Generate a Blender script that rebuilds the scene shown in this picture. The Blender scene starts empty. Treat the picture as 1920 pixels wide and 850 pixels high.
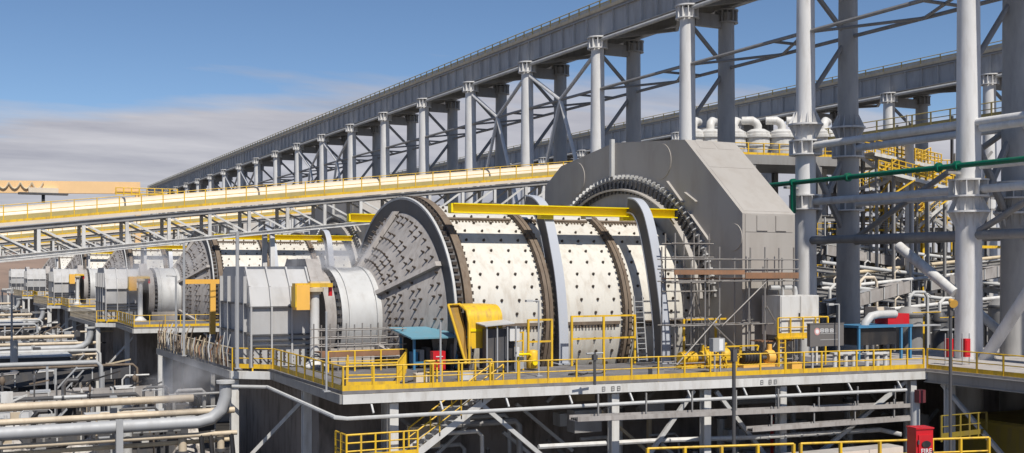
import bpy, bmesh, math, random
from mathutils import Vector, Matrix
R = math.radians
random.seed(7)
sc = bpy.context.scene
col = sc.collection

# ------------------------------------------------------------------ camera
F, HY, CX, CAMZ, YAW = 2125.0, 505.0, 960.0, 16.0, R(26.6)
CC, SS = math.cos(YAW), math.sin(YAW)
cam_d = bpy.data.cameras.new('camera'); cam = bpy.data.objects.new('camera', cam_d); col.objects.link(cam)
cam.location = (0, 0, CAMZ); cam.rotation_euler = (R(90), 0, -YAW)
cam_d.sensor_width = 36; cam_d.lens = F / 1920 * 36
cam_d.shift_y = (HY - 425) / 1920
cam_d.clip_start = 0.5; cam_d.clip_end = 6000
sc.camera = cam

# ------------------------------------------------------------------ sky and sun
SUN_TO = Vector((-0.015, -0.60, 0.80)).normalized()          # direction towards the sun
SUN_EL = math.asin(SUN_TO.z)
SUN_ROT = math.atan2(SUN_TO.x, SUN_TO.y)
w = bpy.data.worlds.new('World'); sc.world = w; w.use_nodes = True
nt = w.node_tree; nt.nodes.clear()
def N(t, **k):
    n = nt.nodes.new(t)
    for a, b in k.items(): setattr(n, a, b)
    return n
out = N('ShaderNodeOutputWorld'); bg = N('ShaderNodeBackground'); sky = N('ShaderNodeTexSky')
sky.sky_type = 'NISHITA'; sky.sun_disc = False; sky.sun_elevation = SUN_EL; sky.sun_rotation = SUN_ROT
sky.altitude = 2600; sky.air_density = 1.0; sky.dust_density = 0.1; sky.ozone_density = 3.0
tc = N('ShaderNodeTexCoord'); sep = N('ShaderNodeSeparateXYZ')
nt.links.new(tc.outputs['Generated'], sep.inputs[0])
def M(op, a, b=None, c=None):
    n = N('ShaderNodeMath', operation=op)
    for i, x in enumerate((a, b, c)):
        if x is None: continue
        if isinstance(x, (int, float)): n.inputs[i].default_value = x
        else: nt.links.new(x, n.inputs[i])
    return n.outputs[0]
zz = M('ADD', M('MAXIMUM', sep.outputs[2], 0.0), 0.12)
comb = N('ShaderNodeCombineXYZ')
nt.links.new(M('DIVIDE', sep.outputs[0], zz), comb.inputs[0]); nt.links.new(M('DIVIDE', sep.outputs[1], zz), comb.inputs[1])
comb.inputs[2].default_value = 0.0
n1 = N('ShaderNodeTexNoise'); n1.inputs['Scale'].default_value = 0.8; n1.inputs['Detail'].default_value = 8; n1.inputs['Roughness'].default_value = 0.55
mp = N('ShaderNodeMapping'); mp.inputs['Location'].default_value = (3.1, 7.4, 1.2); mp.inputs['Scale'].default_value = (0.55, 1.3, 1)
mp.inputs['Rotation'].default_value = (0, 0, YAW)
nt.links.new(comb.outputs[0], mp.inputs[0]); nt.links.new(mp.outputs[0], n1.inputs['Vector'])
# the sky carries a grey cloud bank low round the horizon and thin wisps above it
bank = M('ADD', M('MULTIPLY', M('SUBTRACT', 0.162, sep.outputs[2]), 12.0), M('MULTIPLY', M('SUBTRACT', n1.outputs['Fac'], 0.5), 3.0))
ramp = N('ShaderNodeValToRGB'); ramp.color_ramp.elements[0].position = 0.0; ramp.color_ramp.elements[1].position = 0.42
nt.links.new(bank, ramp.inputs[0])
n2 = N('ShaderNodeTexNoise'); n2.inputs['Scale'].default_value = 2.2; n2.inputs['Detail'].default_value = 6; n2.inputs['Roughness'].default_value = 0.6
nt.links.new(mp.outputs[0], n2.inputs['Vector'])
ccol = N('ShaderNodeValToRGB'); ccol.color_ramp.elements[0].position = 0.3; ccol.color_ramp.elements[1].position = 0.7
ccol.color_ramp.elements[0].color = (3.9, 3.85, 4.35, 1); ccol.color_ramp.elements[1].color = (6.0, 5.85, 6.15, 1)
nt.links.new(n2.outputs['Fac'], ccol.inputs[0])
hsv = N('ShaderNodeHueSaturation'); hsv.inputs['Saturation'].default_value = 1.04; hsv.inputs['Value'].default_value = 1.0
nt.links.new(sky.outputs[0], hsv.inputs['Color'])
mix = N('ShaderNodeMixRGB'); nt.links.new(M('MULTIPLY', ramp.outputs[0], 0.93), mix.inputs[0])
nt.links.new(hsv.outputs[0], mix.inputs[1]); nt.links.new(ccol.outputs[0], mix.inputs[2])
nt.links.new(mix.outputs[0], bg.inputs[0]); bg.inputs[1].default_value = 0.103
nt.links.new(bg.outputs[0], out.inputs[0])

sun_d = bpy.data.lights.new('sun', 'SUN'); sun = bpy.data.objects.new('sun', sun_d); col.objects.link(sun)
sun_d.energy = 5.0; sun_d.angle = R(0.5); sun_d.color = (1.0, 0.95, 0.87)
sun.rotation_euler = SUN_TO.to_track_quat('Z', 'Y').to_euler(); sun.location = (40, -40, 120)
sc.view_settings.view_transform = 'Standard'; sc.view_settings.look = 'None'
sc.view_settings.exposure = 0.0; sc.view_settings.gamma = 1.0; sc.view_settings.use_curve_mapping = False
sc.cycles.max_bounces = 6; sc.cycles.volume_bounces = 2

# ------------------------------------------------------------------ helpers
def W(px, py, z=None, X=None, Y=None, d=None):
    """point seen at photo pixel (px, py) on the plane z=, X=, Y= or at depth d (z is absolute)"""
    t = (px - CX) / F; u = (HY - py) / F
    dx, dy = SS + t * CC, CC - t * SS                       # per unit depth
    if z is not None: k = (z - CAMZ) / u
    elif X is not None: k = X / dx
    elif Y is not None: k = Y / dy
    else: k = d
    return Vector((k * dx, k * dy, CAMZ + k * u))
def Xat(px, Y): return W(px, 505, Y=Y).x
def Zat(px, py, X=None, Y=None): return W(px, py, X=X, Y=Y).z

MATS = {}
def paint(name, rgb, rough=0.5, metal=0.0, var=0.12, dirt=0.25, dirt_rgb=(0.16, 0.12, 0.085), scale=0.7, bump=0.0, streak=True):
    m = bpy.data.materials.new(name); m.use_nodes = True
    n = m.node_tree; b = n.nodes['Principled BSDF']; L = n.links.new
    t = n.nodes.new('ShaderNodeTexCoord')
    obi = n.nodes.new('ShaderNodeObjectInfo')
    off = n.nodes.new('ShaderNodeVectorMath'); off.operation = 'ADD'
    L(t.outputs['Object'], off.inputs[0]); L(obi.outputs['Random'], off.inputs[1])
    mp = n.nodes.new('ShaderNodeMapping'); mp.inputs['Scale'].default_value = (1, 1, 0.22 if streak else 1.0)
    L(off.outputs[0], mp.inputs[0])
    a = n.nodes.new('ShaderNodeTexNoise'); a.inputs['Scale'].default_value = scale * 3; a.inputs['Detail'].default_value = 7; a.inputs['Roughness'].default_value = 0.62
    L(mp.outputs[0], a.inputs['Vector'])
    c = n.nodes.new('ShaderNodeTexNoise'); c.inputs['Scale'].default_value = scale * 0.6; c.inputs['Detail'].default_value = 4
    L(off.outputs[0], c.inputs['Vector'])
    r1 = n.nodes.new('ShaderNodeValToRGB'); r1.color_ramp.elements[0].position = 0.47; r1.color_ramp.elements[1].position = 0.68
    r1.color_ramp.elements[0].color = (0, 0, 0, 1); r1.color_ramp.elements[1].color = (dirt, dirt, dirt, 1)
    L(a.outputs['Fac'], r1.inputs[0])
    hs = n.nodes.new('ShaderNodeHueSaturation'); hs.inputs['Color'].default_value = (*rgb, 1)
    mr = n.nodes.new('ShaderNodeMapRange'); mr.inputs[1].default_value = 0.25; mr.inputs[2].default_value = 0.75
    mr.inputs[3].default_value = 1 - var; mr.inputs[4].default_value = 1 + var
    L(c.outputs['Fac'], mr.inputs[0]); L(mr.outputs[0], hs.inputs['Value'])
    mx = n.nodes.new('ShaderNodeMixRGB'); L(r1.outputs[0], mx.inputs[0]); L(hs.outputs[0], mx.inputs[1]); mx.inputs[2].default_value = (*dirt_rgb, 1)
    L(mx.outputs[0], b.inputs['Base Color'])
    rr = n.nodes.new('ShaderNodeMapRange'); rr.inputs[3].default_value = max(0.05, rough - 0.12); rr.inputs[4].default_value = min(1, rough + 0.2)
    L(a.outputs['Fac'], rr.inputs[0]); L(rr.outputs[0], b.inputs['Roughness'])
    b.inputs['Metallic'].default_value = metal
    if bump:
        bp = n.nodes.new('ShaderNodeBump'); bp.inputs['Strength'].default_value = bump; bp.inputs['Distance'].default_value = 0.03
        L(a.outputs['Fac'], bp.inputs['Height']); L(bp.outputs[0], b.inputs['Normal'])
    MATS[name] = m
    return m
paint('shell_white', (0.63, 0.605, 0.545), 0.45, var=0.07, dirt=0.5, dirt_rgb=(0.40, 0.34, 0.27), scale=0.8)
paint('white', (0.62, 0.61, 0.585), 0.5, var=0.1, dirt=0.5, dirt_rgb=(0.34, 0.30, 0.25))
paint('column_white', (0.68, 0.67, 0.655), 0.45, var=0.07, dirt=0.45, dirt_rgb=(0.40, 0.37, 0.33), scale=0.5)
paint('steel_grey', (0.275, 0.268, 0.26), 0.5, var=0.1, dirt=0.4, dirt_rgb=(0.17, 0.15, 0.13))
paint('far_shade_grey', (0.38, 0.37, 0.355), 0.5, var=0.08, dirt=0.3, dirt_rgb=(0.18, 0.18, 0.18))  # far column row: same columns, shade under the deck painted into the grey
paint('girder_grey', (0.41, 0.405, 0.40), 0.5, var=0.1, dirt=0.45, dirt_rgb=(0.24, 0.22, 0.2), scale=0.5)
paint('arch_grey', (0.44, 0.46, 0.50), 0.35, var=0.05, dirt=0.15, dirt_rgb=(0.3, 0.3, 0.31))
paint('light_grey', (0.50, 0.50, 0.49), 0.5, var=0.1, dirt=0.3, dirt_rgb=(0.28, 0.25, 0.22))
paint('housing_grey', (0.37, 0.345, 0.315), 0.55, var=0.08, dirt=0.38, dirt_rgb=(0.27, 0.235, 0.20), scale=0.3)
paint('dusty_steel', (0.36, 0.335, 0.315), 0.7, var=0.2, dirt=0.6, dirt_rgb=(0.22, 0.19, 0.17), scale=1.3, bump=0.3)
paint('dark_steel', (0.075, 0.075, 0.08), 0.5, var=0.2, dirt=0.4, dirt_rgb=(0.16, 0.13, 0.1))
paint('rust', (0.17, 0.13, 0.095), 0.75, var=0.2, dirt=0.6, dirt_rgb=(0.11, 0.07, 0.045), scale=1.5, bump=0.3)
paint('bolt_dark', (0.06, 0.045, 0.035), 0.6, var=0.2, dirt=0.2)
paint('yellow', (0.74, 0.455, 0.018), 0.5, var=0.14, dirt=0.6, dirt_rgb=(0.30, 0.19, 0.07), scale=1.3)
paint('guard_shade_brown', (0.36, 0.21, 0.035), 0.6, var=0.15, dirt=0.6)  # the guard's own yellow with the shade of its recess painted in
paint('beam_yellow', (0.88, 0.68, 0.0), 0.38, var=0.04, dirt=0.10, dirt_rgb=(0.5, 0.35, 0.02))
paint('hazed_orange', (0.80, 0.53, 0.27), 0.5, var=0.05, dirt=0.1, dirt_rgb=(0.6, 0.4, 0.2))  # crane orange, paled with distance haze in the colour
paint('shaded_concrete', (0.30, 0.26, 0.23), 0.9, var=0.2, dirt=0.6, dirt_rgb=(0.06, 0.05, 0.045), scale=0.5, bump=0.2)  # concrete below the platform, its shade darkened into the colour
paint('chute_grey', (0.43, 0.425, 0.42), 0.55, var=0.08, dirt=0.35, dirt_rgb=(0.3, 0.28, 0.26))
paint('orange_yellow', (0.85, 0.47, 0.09), 0.45, var=0.06, dirt=0.15, dirt_rgb=(0.5, 0.28, 0.08))
paint('cream', (0.70, 0.60, 0.47), 0.45, var=0.06, dirt=0.15, dirt_rgb=(0.5, 0.4, 0.28))
paint('tan_pipe', (0.58, 0.48, 0.33), 0.55, var=0.12, dirt=0.35, dirt_rgb=(0.3, 0.22, 0.14))
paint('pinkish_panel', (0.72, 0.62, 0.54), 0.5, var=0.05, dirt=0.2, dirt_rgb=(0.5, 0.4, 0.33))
paint('deck', (0.17, 0.163, 0.165), 0.7, var=0.25, dirt=0.75, dirt_rgb=(0.09, 0.08, 0.078), scale=0.35, streak=False)
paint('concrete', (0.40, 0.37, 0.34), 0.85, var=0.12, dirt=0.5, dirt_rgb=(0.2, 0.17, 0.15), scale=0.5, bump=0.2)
paint('green', (0.0, 0.12, 0.065), 0.35, var=0.06, dirt=0.15)
paint('red', (0.55, 0.012, 0.02), 0.35, var=0.06, dirt=0.15)
paint('maroon', (0.13, 0.015, 0.025), 0.5, var=0.08, dirt=0.3)  # dark red box paint, with shade below the platform put into it
paint('blue', (0.05, 0.20, 0.36), 0.45, var=0.08, dirt=0.2)
paint('teal_roof', (0.13, 0.30, 0.38), 0.5, var=0.06, dirt=0.25, dirt_rgb=(0.25, 0.27, 0.27))
paint('olive', (0.27, 0.20, 0.03), 0.5, var=0.12, dirt=0.4)
paint('black', (0.02, 0.02, 0.022), 0.5, var=0.2, dirt=0.2)
paint('buff', (0.56, 0.465, 0.34), 0.5, var=0.1, dirt=0.4, dirt_rgb=(0.33, 0.25, 0.17))
paint('shade_floor', (0.035, 0.032, 0.03), 0.55, var=0.3, dirt=0.5, dirt_rgb=(0.09, 0.08, 0.07), scale=0.3, streak=False)  # near-black colour standing in for shade on the yard floor
paint('galvanised', (0.40, 0.405, 0.41), 0.6, metal=0.2, var=0.12, dirt=0.25, dirt_rgb=(0.3, 0.28, 0.26))
paint('scaffold_tube', (0.27, 0.255, 0.24), 0.55, metal=0.3, var=0.15, dirt=0.4)
paint('plank', (0.26, 0.135, 0.075), 0.8, var=0.25, dirt=0.5, scale=1.5)
paint('sign_grey', (0.15, 0.14, 0.135), 0.5, var=0.05, dirt=0.15)
paint('text_white', (0.75, 0.75, 0.75), 0.5, var=0.02, dirt=0.05)
paint('pale_red', (0.62, 0.32, 0.30), 0.5, var=0.03, dirt=0.1)
paint('hill', (0.24, 0.17, 0.13), 0.95, var=0.2, dirt=0.5, dirt_rgb=(0.14, 0.11, 0.09), scale=0.02, streak=False)
paint('ground', (0.15, 0.14, 0.13), 0.95, var=0.2, dirt=0.5, dirt_rgb=(0.15, 0.135, 0.12), scale=0.25, bump=0.5, streak=False)

class MB:
    def __init__(s): s.v = []; s.f = []; s.sm = False
    def add(s, vs, fs):
        o = len(s.v); s.v += [tuple(v) for v in vs]; s.f += [tuple(i + o for i in f) for f in fs]; return s
    def box(s, c, size, rz=0.0, mtx=None):
        x, y, z = (k / 2 for k in size); m = mtx or Matrix.Rotation(rz, 3, 'Z'); c = Vector(c)
        vs = [c + m @ Vector(q) for q in ((-x,-y,-z),(x,-y,-z),(x,y,-z),(-x,y,-z),(-x,-y,z),(x,-y,z),(x,y,z),(-x,y,z))]
        return s.add(vs, [(0,3,2,1),(4,5,6,7),(0,1,5,4),(1,2,6,5),(2,3,7,6),(3,0,4,7)])
    def box2(s, a, b):
        return s.box([(p + q) / 2 for p, q in zip(a, b)], [abs(q - p) for p, q in zip(a, b)])
    def frame(s, p0, p1):
        d = (Vector(p1) - Vector(p0)); L = d.length; d = d / max(L, 1e-9)
        up = Vector((0, 0, 1)) if abs(d.z) < 0.98 else Vector((0, 1, 0))
        sd = d.cross(up).normalized(); up = sd.cross(d).normalized()
        return d, sd, up, L
    def beam(s, p0, p1, w, h):
        p0, p1 = Vector(p0), Vector(p1); d, sd, up, L = s.frame(p0, p1)
        vs = [p + sd * a * w / 2 + up * b * h / 2 for p in (p0, p1) for a, b in ((-1,-1),(1,-1),(1,1),(-1,1))]
        return s.add(vs, [(0,1,2,3),(7,6,5,4),(0,4,5,1),(1,5,6,2),(2,6,7,3),(3,7,4,0)])
    def ibeam(s, p0, p1, w, h, t=None):
        t = t or h * 0.12; p0, p1 = Vector(p0), Vector(p1); d, sd, up, L = s.frame(p0, p1)
        s.beam(p0 + up * (h - t) / 2, p1 + up * (h - t) / 2, w, t); s.beam(p0 - up * (h - t) / 2, p1 - up * (h - t) / 2, w, t)
        return s.beam(p0, p1, max(w * 0.14, 0.02), h - 2 * t)
    def bar(s, p0, p1, r, n=8, r1=None):
        p0, p1 = Vector(p0), Vector(p1); d, sd, up, L = s.frame(p0, p1); r1 = r if r1 is None else r1
        s.sm = True
        vs = [p + (sd * math.cos(k * 2 * math.pi / n) + up * math.sin(k * 2 * math.pi / n)) * rr for p, rr in ((p0, r), (p1, r1)) for k in range(n)]
        return s.add(vs, [(k, (k + 1) % n, n + (k + 1) % n, n + k) for k in range(n)] + [tuple(range(n))[::-1], tuple(range(n, 2 * n))])
    def tube(s, pts, r, n=8, closed=False):
        pts = [Vector(p) for p in pts]; s.sm = True; m = len(pts); vs = []
        ref = None
        for i, p in enumerate(pts):
            a = pts[(i - 1) % m] if (closed or i > 0) else p; b = pts[(i + 1) % m] if (closed or i < m - 1) else p
            d = (b - a).normalized()
            if ref is None: ref = Vector((0, 0, 1)) if abs(d.z) < 0.9 else Vector((0, 1, 0))
            sd = d.cross(ref)
            if sd.length < 1e-4: sd = d.cross(Vector((1, 0.3, 0.2)))
            sd.normalize(); up = sd.cross(d).normalized(); ref = up
            k = 1.0
            if 0 < i < m - 1:
                q = (pts[i] - a).normalized().dot((b - pts[i]).normalized()); k = 1 / max(0.5, math.sqrt(max(0.0, (1 + q) / 2)))
            vs += [p + (sd * math.cos(j * 2 * math.pi / n) + up * math.sin(j * 2 * math.pi / n)) * r * k for j in range(n)]
        fs = []
        for i in range(m if closed else m - 1):
            o, q = i * n, ((i + 1) % m) * n
            fs += [(o + j, o + (j + 1) % n, q + (j + 1) % n, q + j) for j in range(n)]
        if not closed: fs += [tuple(range(n))[::-1], tuple(range((m - 1) * n, m * n))]
        return s.add(vs, fs)
    def lathe_x(s, prof, yc, zc, q=1.0, n=96, a0=0.0, a1=2 * math.pi):
        """revolve (x, r) about the x axis through (yc, zc)"""
        s.sm = True; full = abs(a1 - a0 - 2 * math.pi) < 1e-6; m = n if full else n + 1; vs = []
        for x, r in prof:
            for k in range(m):
                t = a0 + (a1 - a0) * k / n; vs.append((x, yc + q * r * math.cos(t), zc + r * math.sin(t)))
        fs = []
        for i in range(len(prof) - 1):
            for k in range(n):
                k2 = (k + 1) % m; fs.append((i * m + k, i * m + k2, (i + 1) * m + k2, (i + 1) * m + k))
        return s.add(vs, fs)
    def lathe_z(s, prof, c, n=24, caps=True):
        s.sm = True; vs = [(c[0] + r * math.cos(k * 2 * math.pi / n), c[1] + r * math.sin(k * 2 * math.pi / n), c[2] + z) for r, z in prof for k in range(n)]
        fs = [(i * n + k, i * n + (k + 1) % n, (i + 1) * n + (k + 1) % n, (i + 1) * n + k) for i in range(len(prof) - 1) for k in range(n)]
        if caps: fs += [tuple(range(n))[::-1], tuple(range((len(prof) - 1) * n, len(prof) * n))]
        return s.add(vs, fs)
    def prism_x(s, poly, x0, x1):
        n = len(poly); vs = [(x, y, z) for x in (x0, x1) for y, z in poly]
        return s.add(vs, [tuple(range(n)), tuple(range(n, 2 * n))[::-1]] + [(k, n + k, n + (k + 1) % n, (k + 1) % n) for k in range(n)])
    def prism_z(s, poly, z0, z1):
        n = len(poly); vs = [(x, y, z) for z in (z0, z1) for x, y in poly]
        return s.add(vs, [tuple(range(n))[::-1], tuple(range(n, 2 * n))] + [(k, (k + 1) % n, n + (k + 1) % n, n + k) for k in range(n)])
    def mesh(s, name, mat, org=(0, 0, 0)):
        me = bpy.data.meshes.new(name); o = Vector(org)
        me.from_pydata([tuple(Vector(v) - o) for v in s.v], [], s.f)
        bm = bmesh.new(); bm.from_mesh(me); bmesh.ops.recalc_face_normals(bm, faces=bm.faces); bm.to_mesh(me); bm.free()
        if s.sm:
            me.polygons.foreach_set('use_smooth', [True] * len(me.polygons)); me.set_sharp_from_angle(angle=R(38))
        me.materials.append(MATS[mat]); return me
    def build(s, name, mat, parent=None, org=None):
        """world-space shapes -> one object, local to its parent"""
        if org is None: org = root_of(parent) if parent is not None else (Vector(s.v[0]) if s.v else Vector())
        me = s.mesh(name, mat, org); o = bpy.data.objects.new(name, me); col.objects.link(o)
        if parent is not None: o.parent = parent
        else: o.location = org
        return o
def root_of(o):
    p = Vector()
    while o is not None: p = p + o.location; o = o.parent
    return p
def thing(name, loc, label, cat, group=None):
    o = bpy.data.objects.new(name, None); col.objects.link(o); o.location = loc; o.empty_display_size = 0.3
    o['label'] = label; o['category'] = cat
    if group: o['group'] = group
    return o
def tag(o, label, cat, group=None):
    o['label'] = label; o['category'] = cat
    if group: o['group'] = group
    return o
def inst(me, name, parent, loc, rot=None):
    """another object on shared mesh data, at world position loc"""
    o = bpy.data.objects.new(name, me); col.objects.link(o); o.parent = parent; o.location = Vector(loc) - root_of(parent)
    if rot: o.rotation_euler = rot
    return o
def copy_tree(o, parent=None):
    c = o.copy(); col.objects.link(c); c.parent = parent
    for ch in o.children: copy_tree(ch, c)
    return c
def repeat(o, dy, label, dx=0.0):
    c = copy_tree(o); c.location.y += dy; c.location.x += dx; c['label'] = label; return c
def stuff(o): o['kind'] = 'stuff'; return o

POST = {}
def railing(pts, label, mat='yellow', h=1.1, gap=1.5, toe=True, r=0.036, group='yellow guard rails', name='guard_rail', mid=1, curl=False):
    pts = [Vector(p) for p in pts]; t = thing(name, pts[0], label, 'railing', group); up = Vector((0, 0, 1))
    MB().tube([p + up * h for p in pts], r, 6).build('top_rail', mat, t)
    for k in range(mid): MB().tube([p + up * h * (k + 1) / (mid + 1) for p in pts], r * 0.8, 6).build('mid_rail', mat, t)
    if toe:
        for a, b in zip(pts, pts[1:]): MB().beam(a + up * 0.11, b + up * 0.11, 0.03, 0.25).build('toe_plate', mat, t)
    key = (mat, h, r)
    if key not in POST: POST[key] = MB().beam((0, 0, -0.18), (0, 0, h), r * 2.2, r * 2.2).mesh('post', mat)
    first = True
    for a, b in zip(pts, pts[1:]):
        n = max(1, round((b - a).length / gap))
        for k in range(0 if first else 1, n + 1): inst(POST[key], 'post', t, a.lerp(b, k / n))
        first = False
    return t
def stairs(p_top, p_bot, width, label, side, steps=None, strmat='white', railmat='yellow', name='stairs', group=None):
    """stringers, treads and rails from p_top down to p_bot; side = unit vector across"""
    p_top, p_bot, side = Vector(p_top), Vector(p_bot), Vector(side).normalized()
    t = thing(name, p_bot, label, 'stairs', group); up = Vector((0, 0, 1))
    for s_ in (0, 1): MB().beam(p_top + side * width * s_, p_bot + side * width * s_, 0.06, 0.32).build('stringer', strmat, t)
    n = steps or max(3, round((p_top.z - p_bot.z) / 0.22)); d = p_top - p_bot
    run = Vector((d.x, d.y, 0)).normalized() * 0.28
    tr = MB().beam(side * 0.05 - run * 0, side * (width - 0.05), 0.28, 0.045).mesh('tread', 'galvanised')
    for k in range(1, n + 1): inst(tr, 'tread', t, p_bot + d * (k / (n + 1)) + up * 0.1)
    for s_ in (0, 1):
        o = side * width * s_
        MB().tube([p_bot + o + up * 1.05, p_top + o + up * 1.05], 0.036, 6).build('hand_rail', railmat, t)
        MB().tube([p_bot + o + up * 0.6, p_top + o + up * 0.6], 0.028, 6).build('hand_rail', railmat, t)
        m = max(2, round(d.length / 1.5))
        for k in range(m + 1):
            q = p_bot + d * (k / m) + o; MB().beam(q, q + up * 1.05, 0.06, 0.06).build('rail_post', railmat, t)
    return t

ZF = 10.5           # mill floor level; the yard is z = 0
PITCH = 63.0        # one grinding line to the next
YC, ZC, Q = 66.4, 13.05, 1.2
XF = 25.9

# ------------------------------------------------------------------ ground and far hills
g = MB(); g.add([(-3000, -600, 0), (3000, -600, 0), (3000, 5000, 0), (-3000, 5000, 0)], [(0, 1, 2, 3)])
g = g.build('ground', 'ground', org=(0, 0, 0)); g['kind'] = 'structure'
hm = MB(); nx, ny = 90, 8; hv = []
for j in range(ny):
    for i in range(nx):
        x = -900 + i * 30; k = j / (ny - 1); hh = math.sin(math.pi * k) * (22 + 10 * math.sin(x * 0.006) + 6 * math.sin(x * 0.021 + 1) + random.uniform(-2, 2))
        hv.append((x, 760 + j * 45, hh - 0.5))
hm.add(hv, [(j * nx + i, j * nx + i + 1, (j + 1) * nx + i + 1, (j + 1) * nx + i) for j in range(ny - 1) for i in range(nx - 1)]); hm.sm = True
hm = hm.build('hills', 'hill', org=(0, 760, 0)); hm['kind'] = 'structure'

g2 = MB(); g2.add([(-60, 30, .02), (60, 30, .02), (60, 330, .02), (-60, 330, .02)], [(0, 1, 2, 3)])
g2 = g2.build('yard_shade_sheet', 'shade_floor', org=(0, 60, 0)); g2['kind'] = 'structure'  # added dark sheet painting the shaded voids between the yard equipment
# ------------------------------------------------------------------ grinding mill
def ell(x, r, a): return Vector((x, YC - Q * r * math.cos(a), ZC + r * math.sin(a)))      # a = 0 near side, 90 deg top
mill = thing('grinding_mill', (XF, YC, ZF - 6), 'nearest white bolted grinding mill, in front of the dark octagonal ring motor', 'mill', 'grinding mills in a row')
RS = 6.95
courses = ((26.35, 31.15), (31.6, 36.55), (37.0, 42.3))
for a, b in courses:
    MB().lathe_x([(a, RS), (b, RS)], YC, ZC, Q, 120).build('shell_section', 'shell_white', mill)
for x0, x1, r in ((31.12, 31.34, 7.24), (31.38, 31.6, 7.24), (36.52, 36.74, 7.24), (36.78, 37.0, 7.24)):
    MB().lathe_x([(x0, RS - .1), (x0, r), (x1, r), (x1, RS - .1)], YC, ZC, Q, 120).build('shell_flange', 'rust', mill)
fb = MB()
for x in (31.08, 31.64, 36.48, 37.04):
    for k in range(120):
        a = k * 2 * math.pi / 120; p = ell(x, 7.12, a); fb.beam(p - Vector((.08, 0, 0)), p + Vector((.08, 0, 0)), 0.13, 0.13)
stuff(fb.build('flange_bolts', 'bolt_dark', mill))
# shell edge flange on the feed side and the head
MB().lathe_x([(25.9, 6.6), (25.9, 7.5), (26.35, 7.5), (26.35, RS - .1)], YC, ZC, Q, 120).build('end_flange', 'rust', mill)
MB().lathe_x([(25.35, 6.3), (25.35, 7.35), (25.86, 7.35)], YC, ZC, Q, 120).build('head_flange', 'dark_steel', mill)
MB().lathe_x([(25.32, 7.28), (25.30, 7.42), (25.42, 7.46)], YC, ZC, Q, 120).build('flange_lip', 'light_grey', mill)
eb = MB()
for k in range(110):
    a = k * 2 * math.pi / 110
    p = ell(25.62, 7.43, a); eb.beam(p - Vector((.14, 0, 0)), p + Vector((.14, 0, 0)), 0.14, 0.2)
    p = ell(26.5, 7.14, a); eb.beam(p - Vector((.12, 0, 0)), p + Vector((.12, 0, 0)), 0.17, 0.2)
stuff(eb.build('flange_bolts', 'bolt_dark', mill))
RH0, RH1, XH0, XH1 = 6.45, 2.7, 25.34, 22.7
for k in range(6):
    a0 = R(30 + 60 * k + 0.6); a1 = R(90 + 60 * k - 0.6)
    m_ = MB(); m_.sm = True; vs = []
    for i in range(13):
        a = a0 + (a1 - a0) * i / 12
        for (x, r) in ((XH0, RH0), (XH1, RH1)): vs.append(ell(x, r, a))
    m_.add(vs, [(2 * i, 2 * i + 1, 2 * i + 3, 2 * i + 2) for i in range(12)]); m_.build('head_segment', 'dusty_steel', mill)
    a = R(30 + 60 * k); rb = MB()
    for da in (-0.022, 0.022):
        p0, p1 = ell(XH0 - .02, RH0 + .1, a + da), ell(XH1 - .02, RH1, a + da * 2.2); nrm = Vector((-0.35, 0, 0))
        rb.add([p0, p1, p1 + nrm, p0 + nrm], [(0, 1, 2, 3)])
    n = len(rb.v); rb.f += [(0, 3, 7, 4), (3, 2, 6, 7), (2, 1, 5, 6)]
    rb.build('head_rib', 'dusty_steel', mill)
hb = MB(); nv = Vector((-0.82, 0, 0))
for k in range(6):
    for j in range(9):
        a = R(30 + 60 * k + 6.3 * (j + 0.95))
        for i in range(9):
            if i in (2, 5) or (j % 3 == 2 and i % 2): continue
            u = (i + 0.8) / 9.6; r = RH0 + (RH1 + .5 - RH0) * u; x = XH0 + (XH1 - XH0) * (RH0 - r) / (RH0 - RH1)
            p = ell(x, r, a); rad = Vector((0, -math.cos(a), math.sin(a))); nn = (Vector((-0.82, 0, 0)) + rad * 0.57)
            hb.bar(p - nn * .05, p + nn * 0.25, 0.05, 6); hb.bar(p, p + nn * 0.07, 0.08, 6)
stuff(hb.build('head_bolts', 'bolt_dark', mill))
# liner bolts of the shell
lb = MB()
for ci, (a, b) in enumerate(courses):
    for k in range(56):
        an = 2 * math.pi * (k + 0.5) / 56
        for j in range(4):
            x = a + 0.8 + 1.12 * j + (0.2 if k % 2 else 0.0)
            if x > b - 0.35: continue
            p = ell(x, RS, an); rad = Vector((0, -math.cos(an) , math.sin(an)))
            lb.bar(p - rad * .05, p + rad * 0.07, 0.088, 6); lb.bar(p, p + rad * .14, 0.05, 5)
stuff(lb.build('liner_bolts', 'bolt_dark', mill))
for a, b in courses:
    for k in range(6):
        an = R(60 * k - 2); sm_ = MB()
        for dr in (-.013, .013):
            p = ell(a + .25, RS, an + dr); q = ell(b - .25, RS, an + dr); rad = Vector((0, -math.cos(an), math.sin(an))) * .13
            sm_.add([p - rad, q - rad, q + rad, p + rad], [(0, 1, 2, 3)])
        sm_.f += [(3, 2, 6, 7)]
        nb = int((b - a - .6) / .22)
        for j in range(nb):
            p = ell(a + .4 + j * .22, RS + .05, an - .03); sm_.box(p, (.09, .1, .12))
        sm_.build('seam_flange', 'rust', mill)
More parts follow.
